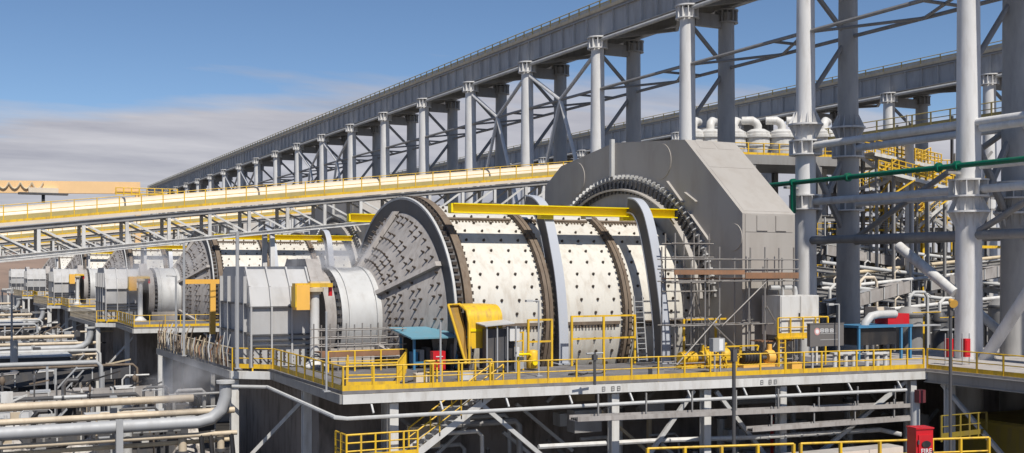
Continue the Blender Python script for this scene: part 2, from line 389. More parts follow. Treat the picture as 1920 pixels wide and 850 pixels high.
# trunnion and hood
MB().lathe_x([(19.6, 0.0), (19.6, 2.85), (20.2, 2.95), (20.2, 2.75), (22.8, 2.75), (22.8, 2.4)], YC, ZC, Q, 64).build('trunnion', 'dusty_steel', mill)
hood = MB().lathe_x([(20.5, 2.2), (20.5, 3.05), (23.15, 3.05), (23.15, 2.2)], YC, ZC, Q, 64).build('trunnion_hood', 'light_grey', mill)
for x in (20.9, 22.6): MB().lathe_x([(x, 3.0), (x, 3.14), (x + .1, 3.14), (x + .1, 3.0)], YC, ZC, Q, 64).build('hood_band', 'light_grey', hood)
MB().lathe_x([(23.05, 2.6), (23.05, 3.2), (23.28, 3.2), (23.28, 2.6)], YC, ZC, Q, 64).build('hood_rim', 'dusty_steel', hood)
tb = MB()
for k in range(40):
    a = k * 2 * math.pi / 40
    p = ell(20.35, 2.96, a); tb.beam(p - Vector((.14, 0, 0)), p + Vector((.14, 0, 0)), 0.22, 0.22)
stuff(tb.build('trunnion_bolts', 'dark_steel', mill))

# ------------------------------------------------------------------ ring motor
XM0, XM1 = 41.5, 45.4
motor = thing('ring_motor', (XM0, YC, ZF), 'big dark grey octagonal ring motor housing around the nearest mill', 'motor', 'ring motors of the mills')
hp = [W(1392, 400, X=XM0), W(1284, 262, X=XM0), W(1151, 268, X=XM0), W(1052, 312, X=XM0), W(1022, 350, X=XM0)]
poly = [(p.y, p.z) for p in hp]
poly = [(poly[0][0], ZF)] + poly + [(poly[-1][0] + 0.6, ZF)]
MB().prism_x(poly, XM0, XM1).build('housing', 'housing_grey', motor)
ny0, nz0 = poly[1]; ny1, nz1 = poly[2]
def on_face(py_, pz_, dd):   # offset outwards from the near chamfer
    n = Vector((0, -(nz1 - nz0), (ny1 - ny0))).normalized(); return Vector((0, py_, pz_)) + n * dd
def chamfer_panel(x0, x1, u0, u1, nm):
    m_ = MB(); a = Vector((0, ny0 + (ny1 - ny0) * u0, nz0 + (nz1 - nz0) * u0)); b = Vector((0, ny0 + (ny1 - ny0) * u1, nz0 + (nz1 - nz0) * u1))
    n = Vector((0, -(nz1 - nz0), (ny1 - ny0))).normalized()
    vs = [Vector((x, p.y, p.z)) + n * d for d in (-.02, .014) for x, p in ((x0, a), (x1, a), (x1, b), (x0, b))]
    m_.add(vs, [(0,3,2,1),(4,5,6,7),(0,1,5,4),(1,2,6,5),(2,3,7,6),(3,0,4,7)]); return m_.build(nm, 'housing_grey', motor)
chamfer_panel(XM0 + 0.25, XM1 - 0.25, 0.03, 0.60, 'cover_panel'); chamfer_panel(XM0 + 0.25, XM1 - 0.25, 0.615, 0.86, 'cover_panel')
chamfer_panel(XM0 + 0.7, XM0 + 1.9, 0.885, 0.985, 'lifting_hatch'); chamfer_panel(XM0 + 2.1, XM0 + 3.3, 0.885, 0.985, 'lifting_hatch')
for zb, zt in ((ZF + .3, ZF + 3.4), (ZF + 3.42, nz0 - 1.1), (nz0 - 1.07, nz0 - .06)):
    MB().box2((XM0 + .2, ny0 - .035, zb), (XM1 - .2, ny0 + .02, zt)).build('side_panel', 'housing_grey', motor)
for x in (XM0 + 1.0, XM0 + 2.4): MB().box2((x, ny0 - .10, nz0 - 1.0), (x + .8, ny0 - .02, nz0 - .12)).build('lifting_hatch', 'housing_grey', motor)
for px, py, r in ((1240, 303, 1.15), (1082, 335, 1.15), (1376, 445, .8)):
    p = W(px, py, X=XM0); MB().lathe_x([(XM0 + .01, 0.001), (XM0 - .05, 0.001), (XM0 - .05, r), (XM0 + .01, r)], p.y, p.z, 1.0, 32).build('round_cover', 'housing_grey', motor)
p = W(1151, 266, X=XM0); q = W(1151, 332, X=XM0); MB().box2((XM0 - .28, p.y - .14, q.z), (XM0 - .01, p.y + .14, p.z + .15)).build('cable_duct', 'light_grey', motor)
for (a, b), (c_, d_) in (((1250, 341), (1278, 380)), ((1283, 362), (1303, 378)), ((1290, 398), (1327, 450))):
    p, q = W(a, b, X=XM0 - .2), W(c_, d_, X=XM0 - .2); m_ = MB()
    m_.add([p, q, q + Vector((.2, 0, 0)), p + Vector((.2, 0, 0)), p + Vector((0, .06, .06)), q + Vector((0, .06, .06)), q + Vector((.2, .06, .06)), p + Vector((.2, .06, .06))], [(0,1,2,3),(4,5,6,7),(0,1,5,4),(1,2,6,5),(2,3,7,6),(3,0,4,7)]).build('bracket_plate', 'housing_grey', motor)
RM = 9.25
MB().lathe_x([(XM0, RM), (XM0 - .16, RM), (XM0 - .16, RM - .2), (XM0 - .06, RM - .24), (XM0 - .05, 7.0)], YC, ZC, Q, 96, R(8), R(172)).build('stator_cover', 'steel_grey', motor)
MB().lathe_x([(XM0 - .55, 8.3), (XM0 - .62, 8.42), (XM0 - .06, 8.46)], YC, ZC, Q, 96, R(8), R(172)).build('seal_ring', 'housing_grey', motor)
lug = MB().add([(0, 0, 0), (-.3, 0, 0), (-.3, 0, .12), (-.2, 0, .28), (0, 0, .28)] + [(0, .08, 0), (-.3, .08, 0), (-.3, .08, .12), (-.2, .08, .28), (0, .08, .28)], [(0,1,2,3,4), (9,8,7,6,5), (0,5,6,1), (1,6,7,2), (2,7,8,3), (3,8,9,4), (4,9,5,0)]).mesh('lug', 'light_grey')
rib = MB().beam((-.1, 0, -.85), (-.1, 0, 0.02), .12, .22).mesh('stator_rib', 'dark_steel')
for k in range(58):
    a = R(10 + 160 * k / 57); p = ell(XM0 - .02, RM - .12, a)
    inst(lug, 'lug', motor, p, (math.pi / 2 - a, 0, 0)); inst(rib, 'stator_rib', motor, ell(XM0 - .12, RM - .3, a), (math.pi / 2 - a, 0, 0))

# ------------------------------------------------------------------ grey guide arches and yellow beam
def arch(X0, X1, pix, label):
    pts = [W(a, b, X=X1) for a, b in pix]; pts.append(Vector((X1, pts[-1].y, ZF)))
    t = thing('support_arch', (X0, pts[-1].y, ZF), label, 'arch', 'grey curved arches over the mill')
    m_ = MB(); vs = []
    # resample smoothly
    P_ = [(p.y, p.z) for p in pts]
    def cr(i, u):
        a, b, c_, d_ = (P_[max(0, min(len(P_) - 1, i + k))] for k in (-1, 0, 1, 2))
        return [0.5 * (2 * b[j] + (c_[j] - a[j]) * u + (2 * a[j] - 5 * b[j] + 4 * c_[j] - d_[j]) * u * u + (3 * b[j] - a[j] - 3 * c_[j] + d_[j]) * u ** 3) for j in (0, 1)]
    path = [cr(i, u / 4) for i in range(len(P_) - 1) for u in range(4)] + [list(P_[-1])]
    for i, (y, z) in enumerate(path):
        y0, z0 = path[max(0, i - 1)]; y1, z1 = path[min(len(path) - 1, i + 1)]
        dl = math.hypot(y1 - y0, z1 - z0); ny_, nz_ = -(z1 - z0) / dl, (y1 - y0) / dl   # inward
        if ny_ < 0: ny_, nz_ = -ny_, -nz_
        vs.append((y, z, ny_, nz_))
    n = len(path)
    for d0_, d1_, xa_, xb_, nm in ((0, .08, X0, X1, 'outer_flange'), (.08, .88, X0 + .04, X1 - .04, 'web'), (.88, .96, X0, X1, 'inner_flange')):
        m_ = MB(); q_ = []
        for y, z, a_, b_ in vs: q_ += [(x, y + a_ * dd, z + b_ * dd) for dd, x in ((d0_, xa_), (d0_, xb_), (d1_, xb_), (d1_, xa_))]
        m_.add(q_, [(4 * i + k, 4 * i + (k + 1) % 4, 4 * i + 4 + (k + 1) % 4, 4 * i + 4 + k) for i in range(n - 1) for k in range(4)] + [(0, 1, 2, 3), (4 * n - 1, 4 * n - 2, 4 * n - 3, 4 * n - 4)])
        m_.sm = True; m_.build(nm, 'dark_steel' if nm == 'web' else 'arch_grey', t)
    MB().box2((X0 - .2, pts[-1].y - .25, ZF), (X1 + .2, pts[-1].y + .9, ZF + .06)).build('base_plate', 'arch_grey', t)
    return t
A1 = [(1001, 366), (1016, 371), (1030, 388), (1040, 420), (1049, 465), (1058, 520), (1064, 585), (1066, 640)]
arch1 = arch(31.75, 32.35, A1, 'left of the two grey curved arches over the nearest mill')
A2 = [(1192, 371), (1207, 376), (1220, 395), (1229, 425), (1238, 470), (1246, 520), (1254, 585), (1258, 640)]
arch2 = arch(37.4, 38.0, A2, 'right of the two grey curved arches, beside the ring motor')
yb = 59.1; zb = Zat(1060, 396, Y=yb)
beam1 = thing('crane_beam', (26.0, yb, zb), 'bright yellow straight beam above the nearest mill shell', 'beam', 'yellow beams above the mills')
MB().ibeam((Xat(846, yb), yb, zb), (41.0, yb, zb), .72, .56, .06).build('beam', 'beam_yellow', beam1)
MB().box2((Xat(846, yb) - .1, yb - .24, zb - .26), (Xat(846, yb) + .02, yb + .24, zb + .26)).build('end_stop', 'beam_yellow', beam1)
for x in (31.9, 37.6): MB().box2((x - .5, yb - .2, zb - .5), (x + .35, yb + .25, zb - .26)).build('hanger', 'beam_yellow', beam1)
MB().box2((34.4, yb - .3, zb - .45), (34.8, yb + .3, zb - .27)).build('trolley', 'light_grey', beam1)

beam_b = repeat(beam1, 14.2, 'yellow beam on the far side of the nearest mill, its end showing left of the flange', -1.3)
# ------------------------------------------------------------------ the raised conveyor on round columns
XT, XT2, DT, YT0 = 56.6, 60.7, 14.83, 50.0
ZCAP = CAMZ + 22.4
def trestle(XA, XB, Y0, i0, i1, zc, dia, label, name='raised_conveyor', detail=True, step=DT, rows=(0, 1)):
    t = thing(name, (XA, Y0, 0), label, 'conveyor', 'raised conveyors on round columns')
    r = dia / 2; ya, yb_ = Y0 + i0 * step, Y0 + i1 * step
    cm = MB().bar((0, 0, 0), (0, 0, zc - .2), r * 1.3, 24, r * .9).mesh('column', 'column_white')
    m_ = MB(); m_.lathe_z([(r + .05, -1.1), (r + .32, -1.1), (r + .32, -1.02), (r + .05, -1.02)], (0, 0, 0), 20, False)
    m_.lathe_z([(r + .34, -.06), (r + .34, .06)], (0, 0, 0), 20)
    for k in range(12):
        a = k * math.pi / 6; u = Vector((math.cos(a), math.sin(a), 0)); m_.beam(u * (r - .05) + Vector((0, 0, -.55)), u * (r + .28) + Vector((0, 0, -.55)), .07, 1.0)
    capm = m_.mesh('cap', 'column_white'); capg = m_.mesh('cap', 'far_shade_grey'); cg = MB().bar((0, 0, 0), (0, 0, zc - .2), r * 1.4, 24, r * .97).mesh('column', 'far_shade_grey')
    fl = MB(); r = dia / 2 * 1.12; fl.lathe_z([(r, -.06), (r + .5, -.06), (r + .5, .06), (r, .06)], (0, 0, 0), 20, False)
    for k in range(12):
        a = k * math.pi / 6; u = Vector((math.cos(a), math.sin(a), 0))
        for sg in (-1, 1): fl.add([u * r + Vector((0, 0, .06 * sg)), u * (r + .45) + Vector((0, 0, .06 * sg)), u * (r + .03) + Vector((0, 0, .95 * sg)), u * r + Vector((0, 0, .95 * sg))], [(0, 1, 2, 3)])
    flm = fl.mesh('flange_joint', 'column_white')
    # bank of ring with plates
    fr = MB(); 
    for z in (-.5, .5): fr.lathe_z([(r, z - .05), (r + .42, z - .05), (r + .42, z + .05), (r, z + .05)], (0, 0, 0), 20, False)
    for k in range(10):
        a = k * math.pi / 5; u = Vector((math.cos(a), math.sin(a), 0)); fr.beam(u * r, u * (r + .4), .06, .9)
    frm = fr.mesh('stiffener_ring', 'column_white')
    xs = (XA, XB); r = dia / 2
    mids = zc - 5.0
    for i in range(i0, i1 + 1):
        y = Y0 + i * step
        for rr in rows:
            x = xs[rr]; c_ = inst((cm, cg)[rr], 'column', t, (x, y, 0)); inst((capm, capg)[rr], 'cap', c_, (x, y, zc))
            if detail and i in (0, 1, 2):
                if i == 1:
                    inst(flm, 'flange_joint', c_, (x, y, CAMZ + 10.6)); inst(frm, 'stiffener_ring', c_, (x, y, CAMZ + 8.9)); inst(frm, 'stiffener_ring', c_, (x, y, CAMZ + 4.9))
                if i == 0: inst(flm, 'flange_joint', c_, (x, y, CAMZ + 3.55)); inst(frm, 'stiffener_ring', c_, (x, y, CAMZ + 5.0))
                if i == 2: inst(flm, 'flange_joint', c_, (x, y, CAMZ + 7.9))
        if len(rows) == 2:
            MB().beam((XA + r, y, zc - 1.0), (XB - r, y, zc - 1.0), .5, 1.1).build('cross_head', 'steel_grey', t)
            a, b = Vector((XA, y, zc - 1.2)), Vector((XB, y, mids)); c_ = Vector((XA, y, mids - 5.2)); d_ = Vector((XB, y, mids - 9))
            for u, v in ((a, b), (b, c_)) if detail else ((a, b),): MB().bar(u, v, .19, 8).build('cross_brace', 'steel_grey', t)
        # horizontal truss panels at mid height
        if i < i1 and detail:
            y2 = y + step
            for x in xs: MB().bar((x, y, mids), (x, y2, mids), .15, 8).build('tie', 'steel_grey', t)
            ym = (y + y2) / 2; xm = (XA + XB) / 2
            for p, q in (((XA, y, mids), (XB, ym, mids)), ((XB, ym, mids), (XA, y2, mids)), ((XA, y + step * .25, mids), (XB, y + step * .25, mids))): MB().bar(p, q, .12, 6).build('plan_brace', 'steel_grey', t)
            if i in (3, 4, 8, 9, 12, 13, 16):
                n_ = Vector((XA, ym, mids))
                for q in ((XA, y, zc - 1.2), (XA, y2, zc - 1.2), (XA, y + 1.5, mids - 12), (XA, y2 - 1.5, mids - 12)): MB().bar(n_, q, .2, 8).build('long_brace', 'column_white', t)
    # girders, deck, stiffeners, edge pipe, railing
    gz = zc + .1
    for x, sgn in ((XA + .35, -1), (XB - .1, 1)):
        MB().ibeam((x, ya - 6, gz + 1.15), (x, yb_ + 6, gz + 1.15), .6, 2.3, .09).build('girder', 'girder_grey', t)
    st = MB().box((0, 0, 0), (.24, .05, 2.1)).mesh('stiffener', 'light_grey'); k = 0; y = ya - 5
    while y < yb_ + 5 and k < 130:
        inst(st, 'stiffener', t, (XA + .2, y, gz + 1.15)); y += step / 6; k += 1
    MB().bar((XA + .05, ya - 6, zc - .25), (XA + .05, yb_ + 6, zc - .25), .2, 8).build('edge_pipe', 'light_grey', t)
    for i in range(i0, i1):
        y = Y0 + i * step
        for p, q in (((XA, y + 1, zc - .2), (XB, y + step / 2, zc - .2)), ((XB, y + step / 2, zc - .2), (XA, y + step - 1, zc - .2))): MB().beam(p, q, .3, .3).build('plan_brace', 'steel_grey', t)
    MB().box2((XA + .06, ya - 6, gz + 2.32), (XB + .9, yb_ + 6, gz + 2.5)).build('deck', 'steel_grey', t)
    MB().box2((XA - .03, ya - 6, gz + 2.45), (XA + .03, yb_ + 6, gz + 2.75)).build('toe_plate', 'tan_pipe', t)
    MB().box2((XA + .6, ya - 6, gz + 2.51), (XB - .6, yb_ + 6, gz + 3.3)).build('belt_cover', 'light_grey', t)
    for hz in (.95, .6): MB().bar((XA + .04, ya - 6, gz + 2.5 + hz), (XA + .04, yb_ + 6, gz + 2.5 + hz), .05, 6).build('hand_rail', 'olive_rail', t)
    pm = MB().beam((0, 0, 0), (0, 0, .98), .1, .1).mesh('rail_post', 'olive_rail'); y = ya - 5; k = 0
    while y < yb_ + 5 and k < 290:
        inst(pm, 'rail_post', t, (XA + .04, y, gz + 2.45)); y += 2.0 if detail else 3.0; k += 1
    return t
paint('olive_rail', (0.42, 0.34, 0.13), 0.5, var=0.1, dirt=0.2)
tr1 = trestle(XT, XT2, YT0, -1, 21, ZCAP, 1.4, 'long grey raised conveyor on tall round white columns, from far left to upper right')
# longitudinal ties and braces between the nearest columns
for i in (-1, 0):
    y, y2 = YT0 + i * DT, YT0 + (i + 1) * DT
    for dz, r in ((9.0, .26), (4.9, .26), (2.1, .30)):
        for x in (XT, XT2): MB().bar((x, y, CAMZ + dz), (x, y2, CAMZ + dz), r, 10).build('tie', 'column_white' if dz != 2.1 else 'steel_grey', tr1)
    for x in ((XT2,) if i == 0 else (XT, XT2)):
        MB().bar((x, y + .3, CAMZ + 9.0), (x, y2 - .3, CAMZ + 2.1), .2, 10).build('long_brace', 'steel_grey', tr1)
for y in (YT0, YT0 + DT):
    for a, b in ((9, 2.1), (2.1, 9)): MB().bar((XT, y, CAMZ + a), (XT2, y, CAMZ + b), .24, 8).build('cross_brace', 'steel_grey', tr1)
# the second raised conveyor, farther right
tr2 = trestle(104.0, 109.5, 104.0, -3, 18, CAMZ + 21.6, 1.5, 'lower grey raised conveyor in the right background behind the cyclones', detail=False, step=15.0)

# ------------------------------------------------------------------ inclined feed conveyors between the mills
YV = 88.0
def feed_conveyor():
    t = thing('feed_conveyor', (-20, YV, 0), 'nearest inclined feed conveyor with cream hood on a white lattice truss', 'conveyor', 'inclined feed conveyors')
    zt = lambda x: CAMZ + 4.0 + .11 * x
    x0, x1 = -18.0, 52.0
    def L(x, y, dz): return Vector((x, y, zt(x) + dz))
    for a, b in zip(range(-18, 52, 10), range(-8, 62, 10)):
        m_ = MB(); b = min(b, 52); m_.sm = True; vs = []; n = 10
        for x in (a + .04, b - .04):
            for k in range(n + 1):
                an = math.pi * k / n; vs.append(L(x, YV + 1.1 - .95 * math.cos(an), -.62 + .62 * math.sin(an)))
        m_.add(vs, [(k, k + 1, n + 2 + k, n + 1 + k) for k in range(n)] + [tuple(range(n + 1)), tuple(range(n + 1, 2 * n + 2))]); hd = m_.build('hood_section', 'cream', t)
        m_ = MB()
        for k in range(n):
            an, an2 = math.pi * k / n, math.pi * (k + 1) / n
            m_.beam(L(a, YV + 1.1 - 1.0 * math.cos(an), -.62 + .67 * math.sin(an)), L(a, YV + 1.1 - 1.0 * math.cos(an2), -.62 + .67 * math.sin(an2)), .12, .05)
        m_.build('hood_joint', 'dark_steel', hd)
    MB().beam(L(x0, YV - .95, -1.06), L(x1, YV - .95, -1.06), .04, .17).build('toe_plate', 'yellow', t)
    MB().beam(L(x0, YV - .5, -1.25), L(x1, YV - .5, -1.25), 1.0, .08).build('walkway', 'galvanised', t)
    MB().beam(L(x0, YV - .98, -1.28), L(x1, YV - .98, -1.28), .05, .24).build('edge_angle', 'cream', t)
    MB().beam(L(x0, YV + .1, -.9), L(x1, YV + .1, -.9), .05, .56).build('skirt_plate', 'olive_rail', t)
    for hz in (.08, -.42): MB().bar(L(x0, YV - .95, hz), L(x1, YV - .95, hz), .03, 6).build('hand_rail', 'yellow', t)
    for hz in (.08, -.42): MB().bar(L(x0, YV + 2.9, hz), L(x1, YV + 2.9, hz), .03, 6).build('hand_rail', 'yellow', t)
    pm = MB().beam((0, 0, -1.15), (0, 0, .1), .07, .07).mesh('rail_post', 'yellow')
    x = x0
    while x < x1:
        inst(pm, 'rail_post', t, L(x, YV - .95, 0)); inst(pm, 'rail_post', t, L(x, YV + 2.9, 0)); x += 1.55
    for y in (YV - .82, YV + 2.3):
        MB().ibeam(L(x0, y, -1.62), L(x1, y, -1.62), .28, .34, .05).build('top_chord', 'steel_grey', t)
        MB().ibeam(L(x0, y, -3.6), L(x1, y, -3.6), .3, .3, .05).build('bottom_chord', 'white', t)
        x = x0
        while x < x1 - .1:
            MB().ibeam(L(x, y, -3.5), L(x, y, -1.75), .24, .22, .04).build('truss_post', 'white', t)
            a, b = (L(x + .15, y, -1.8), L(x + 2.85, y, -3.45)) if x < 34 else (L(x + .15, y, -3.45), L(x + 2.85, y, -1.8))
            MB().beam(a, b, .14, .14).build('truss_diagonal', 'white', t); x += 3.0
    x = x0
    while x < x1:
        MB().beam(L(x, YV, -3.6), L(x, YV + 2.3, -3.6), .18, .18).build('floor_tie', 'light_grey', t)
        MB().beam(L(x, YV, -3.6), L(x + 3, YV + 2.3, -3.6), .12, .12).build('floor_tie', 'light_grey', t); x += 3.0
    for x in (-10, 23, 46):
        for y in (YV, YV + 2.3): MB().beam(Vector((x, y + (y - YV - 1.15) * .5, 0)), L(x, y, -3.7), .35, .35).build('leg', 'column_white', t)
        MB().beam(Vector((x, YV, 6)), Vector((x, YV + 2.3, 12)), .16, .16).build('leg_brace', 'column_white', t)
    return t
fc = feed_conveyor()
ORD = ['', 'second', 'third', 'fourth', 'fifth']
for k in (1, 2, 3): repeat(fc, PITCH * k, f'{ORD[k]} inclined feed conveyor from the front, seen through the lattice truss before it')

# ------------------------------------------------------------------ raised mill platform
A = W(642, 734, z=ZF); B = Vector((16.2, 61.8, ZF)); C = Vector((14.3, 63.4, ZF)); D = Vector((13.7, 84.0, ZF)); E_ = W(1735, 691, z=ZF); G = Vector((E_.x, 18.0, ZF))
plat = thing('mill_platform', (A.x, A.y, 0), 'raised steel platform with white edge beam in front of the nearest mill', 'platform', 'raised mill platforms')
_ey = lambda x: A.y + (E_.y - A.y) * (x - A.x) / (E_.x - A.x)
OX0, OX1 = A.x + 4.6, A.x + 7.9
for xa_, xb_, o0, o1 in ((A.x, OX0, 0, None), (OX0, OX1, 0, .28), (OX0, OX1, 1.62, None), (OX1, E_.x, 0, None)):
    MB().prism_z([(xa_, _ey(xa_) + o0), (xb_, _ey(xb_) + o0), (xb_, 56.4 if o1 is None else _ey(xb_) + o1), (xa_, 56.4 if o1 is None else _ey(xa_) + o1)], ZF - .14, ZF).build('floor_slab', 'deck', plat)
MB().prism_z([(A.x, 56.42), (24.6, 56.42), (24.6, 63.4), (A.x, 63.4)], ZF - .14, ZF).build('floor_slab', 'deck', plat)
MB().prism_z([(C.x, 63.42), (21.5, 63.42), (21.5, 84), (13.7, 84)], ZF - .14, ZF).build('floor_slab', 'deck', plat)
MB().prism_z([(41.0, 56.42), (48.8, 56.42), (48.8, 84), (41.0, 84)], ZF - .14, ZF).build('floor_slab', 'deck', plat)
up = Vector((0, 0, 1))
def edge(a, b, mat='white', nm='edge_beam', hgt=.42): return MB().beam(Vector(a) - up * (.16 + hgt / 2), Vector(b) - up * (.16 + hgt / 2), .26, hgt).build(nm, mat, plat)
edge(A, E_); edge(A, B, 'steel_grey'); edge(B, C); edge(C, D, 'steel_grey')
fr_dir = (E_ - A); 
def on_edge(u, back=0.0): p = A + fr_dir * u; return Vector((p.x, p.y + back, ZF))
for u in (.075, .42, .58, .72, .98):
    p = on_edge(u, .35); MB().ibeam(Vector((p.x, p.y, 0)), p - up * .66, .42, .42, .06).build('column', 'white', plat)
for p in (C + Vector((.2, .25, 0)), Vector((16.4, 56.0, ZF)), Vector((20.5, 55.5, ZF)), Vector((13.9, 82, ZF))):
    MB().ibeam(Vector((p.x, p.y, 0)), p - up * .66, .42, .42, .06).build('column', 'white', plat)
for u0, u1, z0, z1 in ((.20, .40, .7, 6.2), (.44, .56, 5.5, .7), (.74, .97, 5.5, .7), (.60, .71, .8, 5.0)):
    MB().beam(on_edge(u0, .4) - up * z0, on_edge(u1, .4) - up * z1, .2, .2).build('brace', 'light_grey', plat)
MB().beam(Vector((14.6, 63.2, ZF - 5.6)), Vector((18.0, 60.5, ZF - 1.2)), .2, .2).build('brace', 'white', plat)
for k in range(9):
    x = A.x + 1.5 + k * 3.9; MB().ibeam(Vector((x, 51.3, ZF - .42)), Vector((x, 56.2, ZF - .42)), .2, .4, .04).build('joist', 'steel_grey', plat)
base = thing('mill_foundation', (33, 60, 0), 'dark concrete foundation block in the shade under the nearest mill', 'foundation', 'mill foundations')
MB().box2((22, 56.6, 0), (62, 57.6, ZF - .75)).build('front_wall', 'shaded_concrete', base)
MB().box2((17.6, 57.8, 0), (24.4, 76, ZF - .2)).build('pier', 'shaded_concrete', base)
MB().box2((41.2, 57.8, 0), (47.6, 78, ZF - .2)).build('pier', 'shaded_concrete', base)
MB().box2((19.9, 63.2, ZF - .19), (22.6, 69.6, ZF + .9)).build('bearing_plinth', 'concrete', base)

# guard rails of the platform
PR = {}
PR['front_a'] = railing([A + Vector((.05, .06, 0)), on_edge(.26, .06)], 'yellow guard rail along the front edge, left of the stair head')
PR['front_b'] = railing([on_edge(.262, .06), on_edge(.72, .06)], 'yellow guard rail along the front edge in front of the two arches')
PR['front_c'] = railing([on_edge(.722, .06), on_edge(.998, .06)], 'yellow guard rail along the front edge below the grey cabinet sign', gap=1.2)
PR['side'] = railing([A + Vector((.05, .1, 0)), B + Vector((.05, 0, 0))], 'yellow guard rail running back along the left side of the platform')
PR['corner'] = railing([B + Vector((0, .05, 0)), C + Vector((.05, .05, 0))], 'short yellow guard rail at the corner above the white column')
PR['left'] = railing([C + Vector((.05, .1, 0)), D], 'rusty guard rail hung with hoses along the far left edge', mat='tan_pipe', gap=0.9, mid=2)
# ------------------------------------------------------------------ feed chute
chute = thing('feed_chute', (16.8, 66, ZF), 'pale grey ribbed feed chute box at the left end of the nearest mill', 'chute', 'feed chutes of the mills')
cp = [(62.6, ZF + .05), (62.6, 13.9), (63.0, 15.0), (63.9, 16.0), (68.8, 16.0), (70.2, 14.8), (70.2, ZF + .05)]
MB().prism_x(cp, 15.1, 18.7).build('body', 'chute_grey', chute)
for x in (15.1, 16.25, 17.4, 18.55):
    m_ = MB(); off = [(y - (.1 if y < 66 else -.1), z + (.08 if z > 15.9 else 0)) for y, z in cp]
    for a, b in zip(off[:-1], off[1:]):
        m_.beam((x + .06, a[0], a[1]), (x + .06, b[0], b[1]), .1, .16)
    m_.build('rib', 'chute_grey', chute)
for z in (13.85, 12.3, 12.0, 11.7): MB().box2((15.05, 62.44, z), (18.75, 62.56, z + .08)).build('stiffener', 'dark_steel', chute)
for y in (63.2, 65.2, 67.2, 69.2): MB().box2((14.9, y, ZF + .05), (15.09, y + .14, 15.6)).build('side_rib', 'chute_grey', chute)
for z in (12.4, 14.0): MB().box2((14.92, 62.6, z), (15.085, 70.2, z + .1)).build('side_rib', 'dark_steel', chute)
gb = MB()
for x in range(8):
    for z in range(4): gb.box((15.25 + x * .45, 62.5, 10.85 + z * .2), (.12, .12, .09))
stuff(gb.build('bolt_rows', 'bolt_dark', chute))
MB().prism_x([(62.9, ZF + 4.6), (64.2, 16.6), (68.2, 16.6), (69.8, ZF + 4.6)], 18.72, 19.55).build('spout', 'dusty_steel', chute)
# ------------------------------------------------------------------ copies of the grinding line
for k in (1, 2, 3, 4):
    repeat(mill, PITCH * k, f'{ORD[k]} white bolted grinding mill from the front, partly hidden behind the lattice conveyor')
    repeat(motor, PITCH * k, f'grey ring motor housing of the {ORD[k]} mill from the front')
    repeat(chute, PITCH * k, f'grey ribbed feed chute at the left end of the {ORD[k]} mill')
    repeat(plat, PITCH * k, f'raised platform in front of the {ORD[k]} mill')
    repeat(base, PITCH * k, f'shaded concrete foundation under the {ORD[k]} mill')
    if k < 4:
        repeat(beam1, PITCH * k, f'yellow beam above the {ORD[k]} mill shell')
        repeat(arch1, PITCH * k, f'left grey arch over the {ORD[k]} mill'); repeat(arch2, PITCH * k, f'right grey arch over the {ORD[k]} mill')
        repeat(PR['front_a'], PITCH * k, f'yellow guard rail on the front edge of the {ORD[k]} platform')
        repeat(PR['front_b'], PITCH * k, f'longer yellow guard rail on the front edge of the {ORD[k]} platform')
        repeat(PR['side'], PITCH * k, f'yellow guard rail on the left side of the {ORD[k]} platform')
        repeat(PR['corner'], PITCH * k, f'short corner guard rail of the {ORD[k]} platform')
        repeat(PR['left'], PITCH * k, f'rusty guard rail on the far left edge of the {ORD[k]} platform')
# ================================================================== equipment on the platform
def fl(px, py): return W(px, py, z=ZF)           # floor point seen at a pixel
# --- blue-roofed kiosk
p0 = fl(770, 694); p1 = fl(864, 692); ky = p0.y
kiosk = thing('kiosk', p0, 'small blue steel kiosk with sloping teal roof beside the cone-shaped mill head', 'kiosk')
kx0, kx1 = p0.x + .2, p1.x
for x in (kx0, kx1):
    for y in (ky, ky + 2.0): MB().beam((x, y, ZF), (x, y, ZF + 1.75), .12, .12).build('post', 'blue', kiosk)
m_ = MB(); m_.add([(kx0 - .35, ky - .5, ZF + 1.7), (kx1 + .45, ky - .5, ZF + 1.7), (kx1 + .1, ky + 2.3, ZF + 2.15), (kx0 - .6, ky + 2.3, ZF + 2.15), (kx0 - .35, ky - .5, ZF + 1.78), (kx1 + .45, ky - .5, ZF + 1.78), (kx1 + .1, ky + 2.3, ZF + 2.23), (kx0 - .6, ky + 2.3, ZF + 2.23)], [(0,3,2,1),(4,5,6,7),(0,1,5,4),(1,2,6,5),(2,3,7,6),(3,0,4,7)]).build('roof', 'teal_roof', kiosk)
MB().box2((kx0, ky + 1.95, ZF), (kx1, ky + 2.05, ZF + 1.7)).build('back_wall', 'black', kiosk)
MB().box2((kx0, ky + .1, ZF + .3), (kx1, ky + .2, ZF + .42)).build('rail', 'blue', kiosk)
for k in range(5): MB().box2((kx0 + .25 + k * .38, ky + .7, ZF + .1), (kx0 + .5 + k * .38, ky + 1.4, ZF + .9 + .12 * (k % 3))).build('control_box', ('blue', 'galvanised', 'dark_steel')[k % 3], kiosk)
# --- red hose cabinet
p = fl(821, 697); hc = thing('hose_cabinet', p, 'red fire hose cabinet standing in front of the blue kiosk', 'cabinet')
MB().box2((p.x - .36, p.y - .2, ZF + .12), (p.x + .36, p.y + .2, ZF + 1.1)).build('body', 'red', hc)
MB().box2((p.x - .30, p.y - .225, ZF + .2), (p.x + .30, p.y - .19, ZF + .72)).build('door', 'red', hc); MB().box2((p.x - .2, p.y - .23, ZF + .8), (p.x + .2, p.y - .195, ZF + .84)).build('label_strip', 'text_white', hc)
for x in (-.28, .28): MB().box2((p.x + x - .04, p.y - .1, ZF), (p.x + x + .04, p.y + .1, ZF + .13)).build('foot', 'red', hc)
